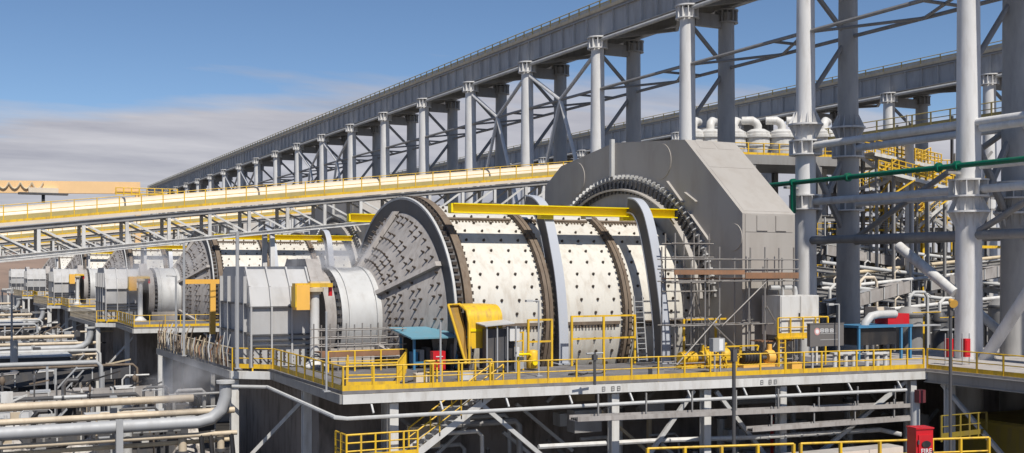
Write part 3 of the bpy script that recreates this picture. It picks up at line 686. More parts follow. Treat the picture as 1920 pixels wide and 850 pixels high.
# --- yellow hooded guard
gy = 55.6; gx = Xat(880, gy)
guard = thing('drive_guard', (gx, gy, ZF), 'big yellow curved sheet-metal guard in front of the rusty mill flange', 'guard')
m_ = MB(); m_.sm = True; gw = 1.5; prof = []
for k in range(9):
    a = math.pi / 2 * k / 8; prof.append((gy - .6 - .5 * math.sin(a) if False else gy - 1.0 * math.sin(a) , ZF + 2.85 + .75 * math.cos(a)))
prof = [(gy + 1.6, ZF + 3.6)] + prof + [(gy - 1.0, ZF + 1.3)]
vs = []
for x in (gx - .55, gx + gw): vs += [(x, y, z) for y, z in prof]
n = len(prof); m_.add(vs, [(k, k + 1, n + k + 1, n + k) for k in range(n - 1)]); m_.build('hood', 'yellow', guard)
m_ = MB(); m_.add([Vector((gx - 1.32, gy - .1, ZF + 3.55)), Vector((gx - .5, gy + .2, ZF + 3.55)), Vector((gx - .48, gy - .6, ZF + 2.2)), Vector((gx - .5, gy - .95, ZF + .6)), Vector((gx - .66, gy - .95, ZF + .6))] + [Vector((gx - 1.28, gy, ZF + 3.55)), Vector((gx - .46, gy + .3, ZF + 3.55)), Vector((gx - .44, gy - .5, ZF + 2.2)), Vector((gx - .46, gy - .85, ZF + .6)), Vector((gx - .62, gy - .85, ZF + .6))], [(0,1,2,3,4),(9,8,7,6,5),(0,5,6,1),(1,6,7,2),(2,7,8,3),(3,8,9,4),(4,9,5,0)]).build('inner_panel', 'guard_shade_brown', guard)
MB().tube([(gx - 1.35, gy - .2, ZF + 3.6), (gx - .5, gy + .1, ZF + 3.62)], .06, 6).build('top_rim', 'yellow', guard)
MB().tube([(gx - 1.35, gy - .25, ZF + 3.6), (gx - .68, gy - 1.07, ZF + .5)], .07, 8).build('wing_rim', 'yellow', guard)
MB().tube([(gx - .55, gy + .1, ZF + 3.62), (gx - .5, gy - .8, ZF + 3.3), (gx - .47, gy - 1.04, ZF + 2.6), (gx - .47, gy - 1.04, ZF + .5)], .07, 8).build('rib', 'yellow', guard)
MB().box2((gx - .5, gy - 1.05, ZF + 2.2), (gx + gw, gy - .99, ZF + 2.34)).build('stiffener', 'beam_yellow', guard)
for x in (gx - .4, gx + gw - .15):
    for y in (gy - .95, gy + 1.4): MB().beam((x, y, ZF), (x, y, ZF + 1.4), .14, .14).build('leg', 'dark_steel', guard)
# --- electrical cabinet rack
p = fl(938, 700); ec = thing('electrical_rack', p, 'dark electrical rack with grey canopy and white junction box beside the yellow guard', 'cabinet')
for x in (-.75, -.15, .35): MB().box2((p.x + x, p.y, ZF + .1), (p.x + x + .5, p.y + .6, ZF + 2.35)).build('cabinet', 'dark_steel' if x < 0 else 'black', ec)
m_ = MB(); m_.add([(p.x - 1.1, p.y - .5, ZF + 2.5), (p.x + .6, p.y - .5, ZF + 2.62), (p.x + .6, p.y + .9, ZF + 2.75), (p.x - 1.1, p.y + .9, ZF + 2.62), (p.x - 1.1, p.y - .5, ZF + 2.56), (p.x + .6, p.y - .5, ZF + 2.68), (p.x + .6, p.y + .9, ZF + 2.81), (p.x - 1.1, p.y + .9, ZF + 2.68)], [(0,3,2,1),(4,5,6,7),(0,1,5,4),(1,2,6,5),(2,3,7,6),(3,0,4,7)]).build('canopy', 'light_grey', ec)
MB().box2((p.x + .42, p.y - .3, ZF + 1.7), (p.x + 1.0, p.y - .02, ZF + 2.4)).build('junction_box', 'white', ec)
MB().box2((p.x + .36, p.y - .36, ZF + 2.42), (p.x + 1.06, p.y + .04, ZF + 2.48)).build('box_roof', 'dark_steel', ec)
for x in (-.95, -.35, .25, .75): MB().beam((p.x + x, p.y - .35, ZF), (p.x + x, p.y - .35, ZF + 2.5), .07, .07).build('post', 'galvanised', ec)
# --- yellow lubrication skid with round tank
p = fl(999, 694); sk = thing('lubrication_skid', p, 'yellow lubrication skid with round yellow drum left of the first arch', 'skid')
MB().lathe_z([(.34, .1), (.36, .15), (.36, .95), (.3, 1.05), (.1, 1.1)], (p.x, p.y, ZF), 20).build('drum', 'yellow', sk)
MB().bar((p.x - .1, p.y - .36, ZF + .45), (p.x - .1, p.y - .5, ZF + .45), .16, 14).build('port', 'beam_yellow', sk)
for k, x in enumerate((-2.0, -1.5, -1.0, -.5)):
    MB().beam((p.x + x, p.y + .2, ZF), (p.x + x, p.y + .2, ZF + (2.1 if k in (1, 3) else 1.3)), .09, .09).build('post', 'yellow', sk)
for z in (1.0, 1.6, 2.05): MB().beam((p.x - 2.0, p.y + .2, ZF + z), (p.x - .5, p.y + .2, ZF + z), .07, .07).build('rail', 'yellow', sk)
MB().box2((p.x - 1.4, p.y - .1, ZF + .1), (p.x - .6, p.y + .5, ZF + .75)).build('pump_block', 'galvanised', sk)
MB().tube([(p.x - 1.0, p.y - .1, ZF + .5), (p.x - 1.0, p.y - .3, ZF + .9), (p.x - .4, p.y - .3, ZF + .9), (p.x - .2, p.y - .2, ZF + .8)], .06, 8).build('pipe', 'beam_yellow', sk)
MB().box2((p.x - 1.3, p.y - .35, ZF + .8), (p.x - 1.0, p.y - .15, ZF + 1.3)).build('gauge_box', 'white', sk)
# --- tall yellow fence in front of the shell between the arches
fa, fb_ = W(1068, 690, z=ZF), W(1192, 688, z=ZF); fy = 56.0
def fence(xa, xb, y, h, label, n=2, mid=(.55,)):
    t = thing('mill_fence', (xa, y, ZF), label, 'fence', 'yellow fences beside the mill')
    for k in range(n + 1):
        x = xa + (xb - xa) * k / n; MB().beam((x, y, ZF), (x, y, ZF + h), .12, .1).build('post', 'yellow', t)
    for u in (1.0,) + mid: MB().beam((xa, y, ZF + h * u - .04), (xb, y, ZF + h * u - .04), .07, .1).build('rail', 'yellow', t)
    return t
fence(Xat(1072, fy), Xat(1190, fy), fy, 2.85, 'tall yellow fence between the two arches against the white shell', 2)
fence(Xat(992, fy), Xat(1036, fy), fy + .1, 2.7, 'tall yellow fence behind the lubrication skid', 1)
fence(Xat(1282, 54.5), Xat(1400, 54.5), 54.5, 2.6, 'tall yellow fence panel under the scaffold', 2, (.15,))
for px, lab in ((1205, 'steel ladder leaning beside the right arch'),):
    y = 56.6; x = Xat(px, y); t = thing('ladder', (x, y, ZF), lab, 'ladder')
    for dx in (-.3, .3): MB().beam((x + dx, y, ZF), (x + dx, y + .5, ZF + 3.9), .07, .07).build('stile', 'galvanised', t)
    for k in range(12): MB().bar((x - .3, y + .5 * (k + .5) / 13, ZF + .15 + .31 * k), (x + .3, y + .5 * (k + .5) / 13, ZF + .15 + .31 * k), .028, 6).build('rung', 'galvanised', t)
# --- lamp and service posts on the platform
def lamp_post(px, py, h, label, mat='galvanised', arm=.45, r=.05, z=ZF, head=True, adir=(-1, 0, 0)):
    p = W(px, py, z=z); t = thing('lamp_post', p, label, 'lamp post', 'slim lamp posts')
    MB().bar(p, p + up * h, r, 8).build('pole', mat, t); a = Vector(adir) * arm
    MB().bar(p + up * (h - .03), p + up * (h - .03) + a, r * .8, 6).build('arm', mat, t)
    if head: MB().box(p + up * (h - .02) + a * 1.25, (.36, .2, .12)).build('lamp_head', 'light_grey', t)
    MB().box(p + up * .03, (.3, .3, .05)).build('base_plate', mat, t)
    return t
lamp_post(1010, 706, 3.9, 'slim grey lamp post between the skid and the first arch')
lamp_post(1573, 693, 3.6, 'slim grey lamp post in front of the grey sign board', arm=.5)
lamp_post(826, 722, 3.0, 'slim grey post in front of the red hose cabinet', head=False, arm=.05)
lamp_post(445, 692, 7.6, 'tall grey lamp pole standing before the ribbed feed chute', arm=.2, r=.1)
t = thing('valve_stand', fl(1115, 722), 'dark upright service valve with crossed handle on the front edge', 'valve'); p = fl(1115, 722)
MB().bar(p, p + up * 1.55, .07, 8).build('stem', 'dark_steel', t); MB().bar(p + up * 1.5 - Vector((.45, 0, 0)), p + up * 1.5 + Vector((.45, 0, 0)), .045, 6).build('handle', 'galvanised', t); MB().box(p + up * 1.3, (.22, .2, .25)).build('valve_body', 'dark_steel', t)

# --- scaffold at the ring motor
sx0, sx1 = Xat(1262, 52.0), Xat(1484, 51.2)
scf = thing('scaffold', (sx0, 51.5, ZF), 'grey tube scaffold with brown plank deck around the lower corner of the ring motor', 'scaffold')
ux = [Xat(px, 51.4) for px in (1262, 1318, 1345, 1400, 1430, 1462, 1484)]
zt_ = 17.25; zdk = 15.45
tube_m = MB().bar((0, 0, 0), (0, 0, zt_ - ZF), .045, 8).mesh('standard', 'scaffold_tube')
tube_l = MB().bar((0, 0, 0), (0, 0, zt_ - ZF - .6), .045, 8).mesh('standard', 'scaffold_tube')
for k, x in enumerate(ux):
    for y in (51.2, 52.5): inst((tube_m, tube_l)[k % 2], 'standard', scf, (x, y, ZF))
for y in (51.15, 52.45):
    for z in (ZF + .35, ZF + 2.4, zdk - .12, zdk + .55, zdk + 1.1): MB().bar((ux[0] - .3, y, z), (ux[-1] + .3, y, z), .04, 6).build('ledger', 'scaffold_tube', scf)
for x in ux: 
    for z in (ZF + 2.4, zdk - .12): MB().bar((x, 50.9, z), (x, 52.8, z), .04, 6).build('transom', 'scaffold_tube', scf)
for a, b, z0, z1 in ((0, 2, .3, 3), (3, 1, .3, 2.8), (4, 6, .4, 3.4), (6, 4, .4, 3.4), (2, 4, 2.3, 4.8)): MB().bar((ux[a], 51.05, ZF + z0), (ux[b], 51.05, ZF + z1), .04, 6).build('brace', 'scaffold_tube', scf)
for k in range(5): MB().box2((ux[0] - .2 if k % 2 else ux[3] - .4, 51.22 + .25 * k, zdk), (ux[-1] + .25, 51.44 + .25 * k, zdk + .06)).build('plank', 'plank', scf)
MB().box2((ux[3] - .3, 51.12, zdk + .02), (ux[-1] + .3, 51.17, zdk + .36)).build('toe_board', 'plank', scf); MB().box2((ux[0] - .1, 51.12, zdk + .25), (ux[3] - .35, 51.17, zdk + .5)).build('toe_board', 'plank', scf)
for k in range(4): MB().box2((ux[4] - .2 + k * .02, 51.25 + .3 * k, ZF + 1.35), (ux[-1], 51.5 + .3 * k, ZF + 1.41)).build('plank', 'plank', scf)
t = tag(MB().box2((ux[5] - .25, 51.3, zdk + .075), (ux[5] + .45, 51.7, zdk + .3)).build('tool_bag', 'red'), 'small red bag lying on the scaffold planks', 'bag')
# second narrow scaffold tower by the arch
st = thing('scaffold_tower', (Xat(1255, 55.2), 55.2, ZF), 'narrow scaffold tower between the right arch and the ring motor', 'scaffold')
tx = [Xat(px, 55.2) for px in (1255, 1290, 1318)]
for x in tx:
    for y in (54.6, 55.6): MB().bar((x, y, ZF), (x, y, ZF + 7.6), .045, 8).build('standard', 'scaffold_tube', st)
for z in (1.0, 2.6, 4.2, 4.7, 5.4, 6.2, 7.0):
    for y in (54.55, 55.55): MB().bar((tx[0] - .3, y, ZF + z), (tx[-1] + .3, y, ZF + z), .04, 6).build('ledger', 'scaffold_tube', st)
for k in range(3): MB().box2((tx[0] - .2, 54.6 + .33 * k, ZF + 5.45), (tx[-1] + .2, 54.9 + .33 * k, ZF + 5.51)).build('plank', 'plank', st)
for a, b in ((0, 1), (2, 1)): MB().bar((tx[a], 54.5, ZF + .2), (tx[b], 54.5, ZF + 4.1), .04, 6).build('brace', 'scaffold_tube', st)
# --- white motor control cabinet with bent cable pipes
yc_ = 50.6; x0, x1 = Xat(1463, yc_), Xat(1535, yc_); z0, z1 = Zat(1500, 628, Y=yc_), Zat(1500, 554, Y=yc_)
cab = thing('control_cabinet', (x0, yc_, ZF), 'tall white two-door control cabinet with bent grey cable pipes on top', 'cabinet')
MB().box2((x0, yc_, z0), (x1, yc_ + 1.6, z1)).build('body', 'white', cab)
xm = (x0 + x1) / 2
for a, b in ((x0 + .05, xm - .02), (xm + .02, x1 - .05)):
    d_ = MB().box2((a, yc_ - .05, z0 + .06), (b, yc_ - .005, z1 - .06)).build('door', 'white', cab)
MB().box2((xm - .13, yc_ - .1, z0 + .95), (xm - .06, yc_ - .055, z0 + 1.25)).build('handle', 'black', cab)
for k in (0, 1):
    a = x0 + .35 + k * 1.0; MB().tube([(a - .45, yc_ + .8, z1 + .45), (a + .15, yc_ + .8, z1 + .45), (a + .35, yc_ + .8, z1 + .38), (a + .42, yc_ + .8, z1 + .15), (a + .42, yc_ + .8, z1)], .15, 10).build('cable_pipe', 'light_grey', cab)
for x in (x0 + .1, x1 - .1):
    for y in (yc_ + .1, yc_ + 1.5): MB().beam((x, y, ZF), (x, y, z0), .14, .14).build('leg', 'white', cab)
railing([(x0 - .35, yc_ - .2, z0 - .1), (x1 + .5, yc_ - .2, z0 - .1), (x1 + .9, yc_ + 1.0, z0 - .1)], 'yellow guard rail of the small stand round the white cabinet', gap=.9)
stn = thing('cabinet_stand', (x0 - .3, yc_ - .2, ZF), 'yellow stand with ladder posts carrying the white cabinet rails', 'stand')
MB().box2((x0 - .4, yc_ - .3, z0 - .2), (x1 + .6, yc_ - .02, z0 - .1)).build('tread_plate', 'yellow', stn)
for x in (x0 - .3, x0 + .15, x1 + .3): MB().beam((x, yc_ - .22, ZF), (x, yc_ - .22, z0 - .1), .09, .09).build('post', 'yellow', stn)
for k in range(5): MB().bar((x0 - .3, yc_ - .22, ZF + .25 + .27 * k), (x0 + .15, yc_ - .22, ZF + .25 + .27 * k), .03, 6).build('rung', 'yellow', stn)
# --- grey sign board
ys = 47.9; a, b = W(1519, 607, Y=ys), W(1582, 648, Y=ys)
sb = thing('sign_board', ((a.x + b.x) / 2, ys, ZF), 'dark grey sign board with round pale red emblem and small lettering', 'sign')
MB().box2((a.x, ys, b.z), (b.x, ys + .25, a.z)).build('panel', 'sign_grey', sb)
MB().box2((a.x - .03, ys - .02, a.z - .06), (b.x + .03, ys + .27, a.z)).build('top_edge', 'sign_grey', sb)
for x in (a.x + .25, b.x - .25): MB().beam((x, ys + .12, ZF), (x, ys + .12, b.z), .1, .1).build('leg', 'light_grey', sb)
def Y_face(px, py, dy): p = W(px, py, Y=ys); return Vector((p.x, ys - dy, p.z))
c_ = Y_face(1532, 622, .0); MB().bar((c_.x, ys - .012, c_.z), (c_.x, ys + .01, c_.z), .2, 24).build('emblem', 'pale_red', sb)
MB().bar((c_.x, ys - .02, c_.z), (c_.x, ys, c_.z), .12, 20).build('emblem', 'text_white', sb)
gl = MB()
for px in (1541, 1549.5, 1559): 
    p = Y_face(px, 620, .0); w_, h_ = .22, .16
    for q, s_ in (((0, h_ / 2), (w_, .035)), ((0, -h_ / 2), (w_, .035)), ((-w_ / 2, 0), (.035, h_)), ((w_ / 2, 0), (.035, h_)), ((0, 0), (w_, .03))): gl.box((p.x + q[0], ys - .012, p.z + q[1]), (s_[0], .02, s_[1]))
gl.build('lettering', 'text_white', sb)
for py, px1 in ((626, 1568), (637.5, 1572)): 
    p, q = Y_face(1538, py, 0), Y_face(px1, py, 0); MB().box2((p.x, ys - .012, p.z - .012), (q.x, ys + .005, p.z + .012)).build('lettering', 'light_grey', sb)
# --- pumps and motor by the fence
def pump(px, py, label, mat, mat2, s=1.0):
    p = fl(px, py); t = thing('pump', p, label, 'pump', 'pumps on the platform')
    MB().box2((p.x - 1.0 * s, p.y - .3, ZF), (p.x + 1.0 * s, p.y + .3, ZF + .18)).build('base_frame', mat2, t)
    MB().bar((p.x - .9 * s, p.y, ZF + .55), (p.x + .1 * s, p.y, ZF + .55), .34, 18).build('motor', mat, t)
    for k in range(5): MB().bar((p.x - (.8 - .18 * k) * s, p.y, ZF + .55), (p.x - (.76 - .18 * k) * s, p.y, ZF + .55), .38, 18).build('cooling_fin', mat, t)
    MB().bar((p.x + .1 * s, p.y, ZF + .5), (p.x + .5 * s, p.y, ZF + .5), .12, 12).build('coupling', 'dark_steel', t)
    MB().lathe_x([(p.x + .5 * s, 0.01), (p.x + .5 * s, .36), (p.x + .62 * s, .42), (p.x + .85 * s, .42), (p.x + .95 * s, .2), (p.x + .95 * s, .01)], p.y, ZF + .52, 1, 20).build('volute', mat2, t)
    MB().bar((p.x + .72 * s, p.y, ZF + .8), (p.x + .72 * s, p.y, ZF + 1.25), .14, 12).build('outlet', mat2, t)
    return t
pump(1300, 690, 'yellow pump under the scaffold fence, left of the transformer', 'yellow', 'yellow')
pump(1420, 688, 'black motor pump with orange end beside the white cabinet', 'black', 'orange_yellow', 1.2)
pump(1340, 684, 'second yellow pump under the fence panel, behind the transformer', 'yellow', 'yellow')
ys2 = fl(1375, 690)
t = thing('pump_skid', ys2, 'yellow braced pump skid in front of the scaffold', 'skid')
for k in range(6): MB().beam((ys2.x - 1.6 + k * .6, ys2.y, ZF), (ys2.x - 1.6 + k * .6 + (.35 if k % 2 else -.35), ys2.y, ZF + 1.2), .08, .08).build('strut', 'yellow', t)
for z in (.15, .6, 1.2): MB().beam((ys2.x - 1.8, ys2.y, ZF + z), (ys2.x + 1.7, ys2.y, ZF + z), .08, .08).build('rail', 'yellow', t)
MB().box2((ys2.x - 1.5, ys2.y + .2, ZF), (ys2.x + 1.4, ys2.y + .9, ZF + .5)).build('tank', 'yellow', t)
p = fl(1345, 700); t = thing('instrument_box', p, 'grey instrument box with white front on a post behind the front rail', 'box')
for x in (-.18, .18): MB().beam((p.x + x, p.y, ZF), (p.x + x, p.y, ZF + 1.2), .07, .07).build('leg', 'galvanised', t)
MB().box2((p.x - .38, p.y - .15, ZF + 1.15), (p.x + .38, p.y + .2, ZF + 1.85)).build('case', 'galvanised', t); MB().box2((p.x + .0, p.y - .17, ZF + 1.2), (p.x + .26, p.y - .14, ZF + 1.8)).build('front_plate', 'text_white', t)
# --- blue skid with grey elbow duct
yd = 51.5; a, b = W(1610, 640, Y=yd), W(1712, 640, Y=yd)
sk2 = thing('hydraulic_skid', (a.x, yd, ZF), 'blue-legged hydraulic skid with pale grey bent duct on its dark top', 'skid')
MB().box2((a.x, yd, ZF + 1.95), (b.x, yd + 2, ZF + 2.1)).build('top_plate', 'blue', sk2)
MB().box2((a.x + .1, yd + .2, ZF + .9), (b.x - 1.2, yd + 1.8, ZF + 1.9)).build('tank', 'black', sk2)
for x in (a.x + .1, b.x - .9, b.x - .15): MB().beam((x, yd + .1, ZF), (x, yd + .1, ZF + 1.95), .14, .14).build('leg', 'blue', sk2)
e0 = W(1619, 632, Y=yd + .6); MB().tube([e0, e0 + up * .35, e0 + Vector((.15, 0, .85)), e0 + Vector((.6, 0, 1.25)), e0 + Vector((1.2, 0, 1.35)), e0 + Vector((2.6, 0, 1.35))], .24, 14).build('bent_duct', 'light_grey', sk2)
MB().bar(e0 - up * .15, e0 + up * .28, .34, 18).build('collar', 'galvanised', sk2)
MB().bar(e0 + Vector((1.5, .3, .1)), e0 + Vector((1.5, .3, .55)), .3, 14).build('filter', 'black', sk2)
MB().box2((e0.x + 1.9, yd + .5, ZF + 2.11), (b.x + .2, yd + 1.6, ZF + 2.75)).build('pump_block', 'red', sk2)
t = thing('parts_crate', W(1655, 585, Y=56), 'cream crate with slatted side above the bent grey duct', 'crate'); p = W(1655, 600, Y=56)
MB().box2((p.x - .6, 56, p.z), (p.x + .35, 57, p.z + .85)).build('body', 'cream', t)
for k in range(4): MB().box2((p.x + .37, 56, p.z + .05 + .2 * k), (p.x + 1.1, 57, p.z + .18 + .2 * k)).build('slat', 'cream', t)
for x in (-.5, .9): MB().beam((p.x + x, 56.5, ZF), (p.x + x, 56.5, p.z), .2, .2).build('leg', 'steel_grey', t)
for k, (px, lab) in enumerate(((1590, 'white bollard-legged low bench behind the right end of the front rail'), (1650, 'second white low bench nearer the blue skid'))):
    p = fl(px, 688); t = thing('pipe_bench', p, lab, 'bench', 'low white pipe benches')
    MB().beam((p.x - .9, p.y + .3, ZF + .75), (p.x + .9, p.y + .3, ZF + .75), .4, .1).build('top', 'white', t)
    for x in (-.7, .1, .7): MB().bar((p.x + x, p.y + .3, ZF), (p.x + x, p.y + .3, ZF + .7), .12, 12).build('leg', 'white', t)
# --- right deck with red extinguisher cabinets
rd = thing('column_deck', (E_.x, 30, ZF), 'concrete deck at the right carrying the foot of the tall column', 'deck')
MB().prism_z([(E_.x + .02, 18), (90, 18), (90, 56.3), (E_.x + .02, 56.3)], ZF - .16, ZF - .006).build('floor_slab', 'concrete', rd)
MB().ibeam(E_ - up * .45, G - up * .45, .26, .6, .05).build('edge_beam', 'steel_grey', rd)
for y in (44.5, 36, 27): MB().ibeam((E_.x + .3, y, 0), (E_.x + .3, y, ZF - .2), .42, .42, .06).build('column', 'white', rd)
for y0 in (45, 36): MB().beam((E_.x + .3, y0, ZF - .8), (E_.x + .3, y0 - 5, ZF - 5), .2, .2).build('brace', 'light_grey', rd)
MB().box2((E_.x + 15, 18, 0), (E_.x + 15.7, 56, ZF - .2)).build('retaining_wall', 'shaded_concrete', rd)
railing([E_ + Vector((.1, -.05, 0)), Vector((E_.x + .1, 24, ZF))], 'yellow guard rail running forward along the right deck edge', gap=1.7)
for px, lab in ((1779, 'left red fire cabinet on posts by the tall column foot'), (1811, 'right red fire cabinet on posts by the tall column foot')):
    p = W(px, 684, z=ZF); t = thing('fire_cabinet', p, lab, 'cabinet', 'red fire cabinets')
    MB().box2((p.x - .2, p.y - .15, ZF + .45), (p.x + .2, p.y + .15, ZF + 1.5)).build('body', 'red', t); MB().box2((p.x - .15, p.y - .18, ZF + .55), (p.x + .15, p.y - .14, ZF + 1.4)).build('door', 'red', t)
    for x in (-.28, .28): MB().beam((p.x + x, p.y, ZF), (p.x + x, p.y, ZF + 1.8), .05, .05).build('post', 'galvanised', t)
# --- thick braces and green pipe at the trestle
a, b = W(1842, 680, X=XT), W(1920, 560, X=XT); b = a + (b - a) * 1.7
MB().bar(a, b, .36, 14).build('foot_brace', 'column_white', tr1)
a, b = W(1685, 462, X=XT - .75), W(1792, 550, X=XT - .75); MB().bar(a, b, .34, 14).build('long_brace', 'white', tr1)
a, b = W(1850, 600, X=XT2), W(1905, 650, X=XT2); MB().bar(W(1822, 575, X=XT2), b, .3, 12).build('long_brace', 'white', tr1)
for py in (240, 310): MB().bar(W(1840, py, X=XT), W(1840, py, X=XT) + Vector((0, -16, 0)), .26, 10).build('tie', 'column_white', tr1)
xg = 54.6; ga, gb_ = W(1487, 343, X=xg), W(1960, 294, X=xg)
gp = thing('green_pipe', ga, 'long dark green pipe running level across the tall columns at right', 'pipe')
MB().bar(W(1440, 348, X=xg), gb_, .17, 12).build('run', 'green', gp); MB().bar(ga - up * .1, ga - up * 2.2, .22, 12).build('drop_leg', 'green', gp)
for px, py in ((1487, 343), (1590, 332.5), (1760, 314.5), (1795, 311)):
    p = W(px, py, X=xg); MB().bar(p - Vector((0, .12, 0)), p + Vector((0, .12, 0)), .3, 14).build('flange', 'green', gp)
for i in (0, 1): 
    y = YT0 + DT * i; z = Zat(1500 if i else 1812, 341 if i else 310, X=xg); MB().beam((xg, y, z - .3), (XT - .6, y, z - .3), .16, .16).build('bracket', 'steel_grey', gp)
# ================================================================== stairs and lower landing at the front
lz = 7.5
st_top = Vector((OX1 - .02, _ey(OX1) + .38, ZF - .1)); yst = st_top.y
st_bot = Vector((st_top.x - 4.4, yst, lz))
stairs(st_top, st_bot, 1.1, 'white stair flight with yellow handrails going down left from the platform front', (0, 1, 0))
land = thing('stair_landing', (st_bot.x - 1.5, yst, 0), 'small steel landing at the foot of the front stairs', 'landing')
MB().box2((st_bot.x - 3.6, yst - .3, lz - .12), (st_bot.x, yst + 1.4, lz)).build('grating', 'galvanised', land)
for x in (st_bot.x - 3.5, st_bot.x - .1):
    for y in (yst - .2, yst + 1.3): MB().beam((x, y, 0), (x, y, lz - .12), .2, .2).build('leg', 'white', land)
railing([(st_bot.x - 3.5, yst + 1.3, lz), (st_bot.x - 3.5, yst - .25, lz), (st_bot.x - .1, yst - .25, lz)], 'yellow guard rail round the stair landing at the bottom edge', gap=.75, mid=2)
railing([Vector((OX0 - .1, _ey(OX0) + .2, ZF)), Vector((OX0 - .1, _ey(OX0) + 1.7, ZF)), Vector((OX1, _ey(OX1) + 1.7, ZF))], 'yellow rail round the back of the stair opening in the deck', toe=False, gap=.8)
t = thing('edge_pipe', A, 'thin grey pipe running below the white edge beam along the platform front', 'pipe')
eo = Vector((0, -.35, -1.1))
MB().tube([C + Vector((-.6, -.4, -.95)), B + Vector((-.4, -.4, -.95)), A + Vector((-.35, -.1, -1.15)), A + Vector((.1, -.35, -1.2)), on_edge(.5) + eo, on_edge(.95) + eo], .09, 8).build('run', 'light_grey', t)
for k in range(10): 
    p = on_edge(.04 + .1 * k) + eo; MB().beam(p + up * .1, p + Vector((0, .35, .55)), .08, .08).build('hanger', 'light_grey', t)
# lettering blocks on the white edge beam
for px in (1130, 1424):
    ed = thing('beam_marking', W(px, 712, Y=46.9), 'small dark stencilled code on the white edge beam ' + ('left of the dark valve post' if px < 1200 else 'below the yellow pump skid'), 'marking'); u = (px - 642) / (1735 - 642)
    # place on the beam face
    best = min((abs(W_ - px), q) for q in [k / 400 for k in range(401)] for W_ in [CX + F * ((lambda P: (P.x * CC - P.y * SS) / (P.x * SS + P.y * CC))(on_edge(q)))])[1]
    c_ = on_edge(best) + Vector((0, -.14, -.37)); ed.location = c_
    for k, dx in enumerate((0, .5, .82)):
        m_ = MB(); w_, h_ = .15, .2
        for q, s_ in (((0, h_ / 2), (w_, .04)), ((0, -h_ / 2), (w_, .04)), ((-w_ / 2, 0), (.04, h_)), ((w_ / 2, 0), (.04, h_)), ((0, 0), (w_, .035))): m_.box((c_.x + dx + q[0], c_.y - dx * .1, c_.z + q[1]), (s_[0], .02, s_[1]))
        m_.build('character', 'steel_grey', ed)
# ------------------------------------------------------------------ cable trays and pipes below the platform front
def tray(pa, pb, w_, h_, label, mat='dusty_steel'):
    t = thing('cable_tray', pa, label, 'cable tray', 'cable trays under the platform')
    MB().beam(pa, pb, w_, .05).build('bed', mat, t); d = (Vector(pb) - Vector(pa)).normalized(); sd = d.cross(up).normalized()
    for s_ in (-1, 1): MB().beam(Vector(pa) + sd * s_ * w_ / 2 + up * h_ / 2, Vector(pb) + sd * s_ * w_ / 2 + up * h_ / 2, .04, h_).build('side', mat, t)
    n = int((Vector(pb) - Vector(pa)).length / 3)
    for k in range(n + 1):
        p = Vector(pa).lerp(Vector(pb), (k + .5) / (n + 1)); MB().beam(p - up * .05, p + sd * -.0 + up * 1.2, .07, .07).build('hanger', 'steel_grey', t)
    for k in range(3): MB().tube([Vector(pa) + sd * (k - 1) * w_ * .25 + up * .08, Vector(pa).lerp(Vector(pb), .5) + sd * (k - 1) * w_ * .22 + up * .07, Vector(pb) + sd * (k - 1) * w_ * .25 + up * .08], .05, 6).build('cable', 'black', t)
    return t
yt = 46.3
tray(W(1075, 789, Y=yt), W(1712, 762, Y=yt), .8, .22, 'upper grey cable tray hanging below the platform front')
tray(W(1405, 809, Y=yt - .3), W(1712, 787, Y=yt - .3), .5, .22, 'lower grey cable tray to the right of the dark foreground post')
t = thing('water_pipe', W(1330, 842, Y=47), 'pale jointed pipe low under the cable trays', 'pipe')
MB().tube([W(1010, 838, Y=48.5), W(1240, 826, Y=48.5), W(1420, 820, Y=47), W(1650, 806, Y=47), W(1690, 815, Y=46)], .12, 8).build('run', 'white', t)
for k in range(7): p = W(1440 + 30 * k, 819 - 1.9 * k, Y=47); MB().bar(p - Vector((.05, 0, 0)), p + Vector((.05, 0, 0)), .16, 10).build('joint', 'light_grey', t)
p = W(1720, 850, d=50); t = thing('post_sign', (p.x, p.y, 0), 'grey post with small maroon box behind the red fire box', 'post')
a = W(1716, 800, d=54); MB().bar((a.x, a.y, 0), (a.x, a.y, W(1716, 735, d=54).z), .22, 12).build('post', 'light_grey', t); MB().box((a.x, a.y - .3, W(1716, 742, d=54).z), (.42, .3, .6)).build('box', 'maroon', t)
# lit concrete blocks in the lower yard
for (x0, x1, y0, y1, h, lab) in ((20.5, 26.5, 50.6, 54, 5.9, 'pale concrete block in the sun beyond the stair foot'), (31, 45.5, 44.5, 45.6, 6.6, 'long pale concrete wall behind the lower yellow rails'), (-16, 13, 66, 78, 3.2, 'low concrete bund under the left pipe rack')):
    t = thing('concrete_block', (x0, y0, 0), lab, 'concrete', 'concrete blocks in the lower yard'); MB().box2((x0, y0, 0), (x1, y1, h)).build('body', 'concrete', t)
    n = max(2, int((x1 - x0) / 2.4))
    for k in range(n): MB().box2((x0 + (x1 - x0) * k / n + .02, y0 - .03, h - 1.6), (x0 + (x1 - x0) * (k + 1) / n - .02, y0 + .01, h - .02)).build('panel', 'pinkish_panel', t)
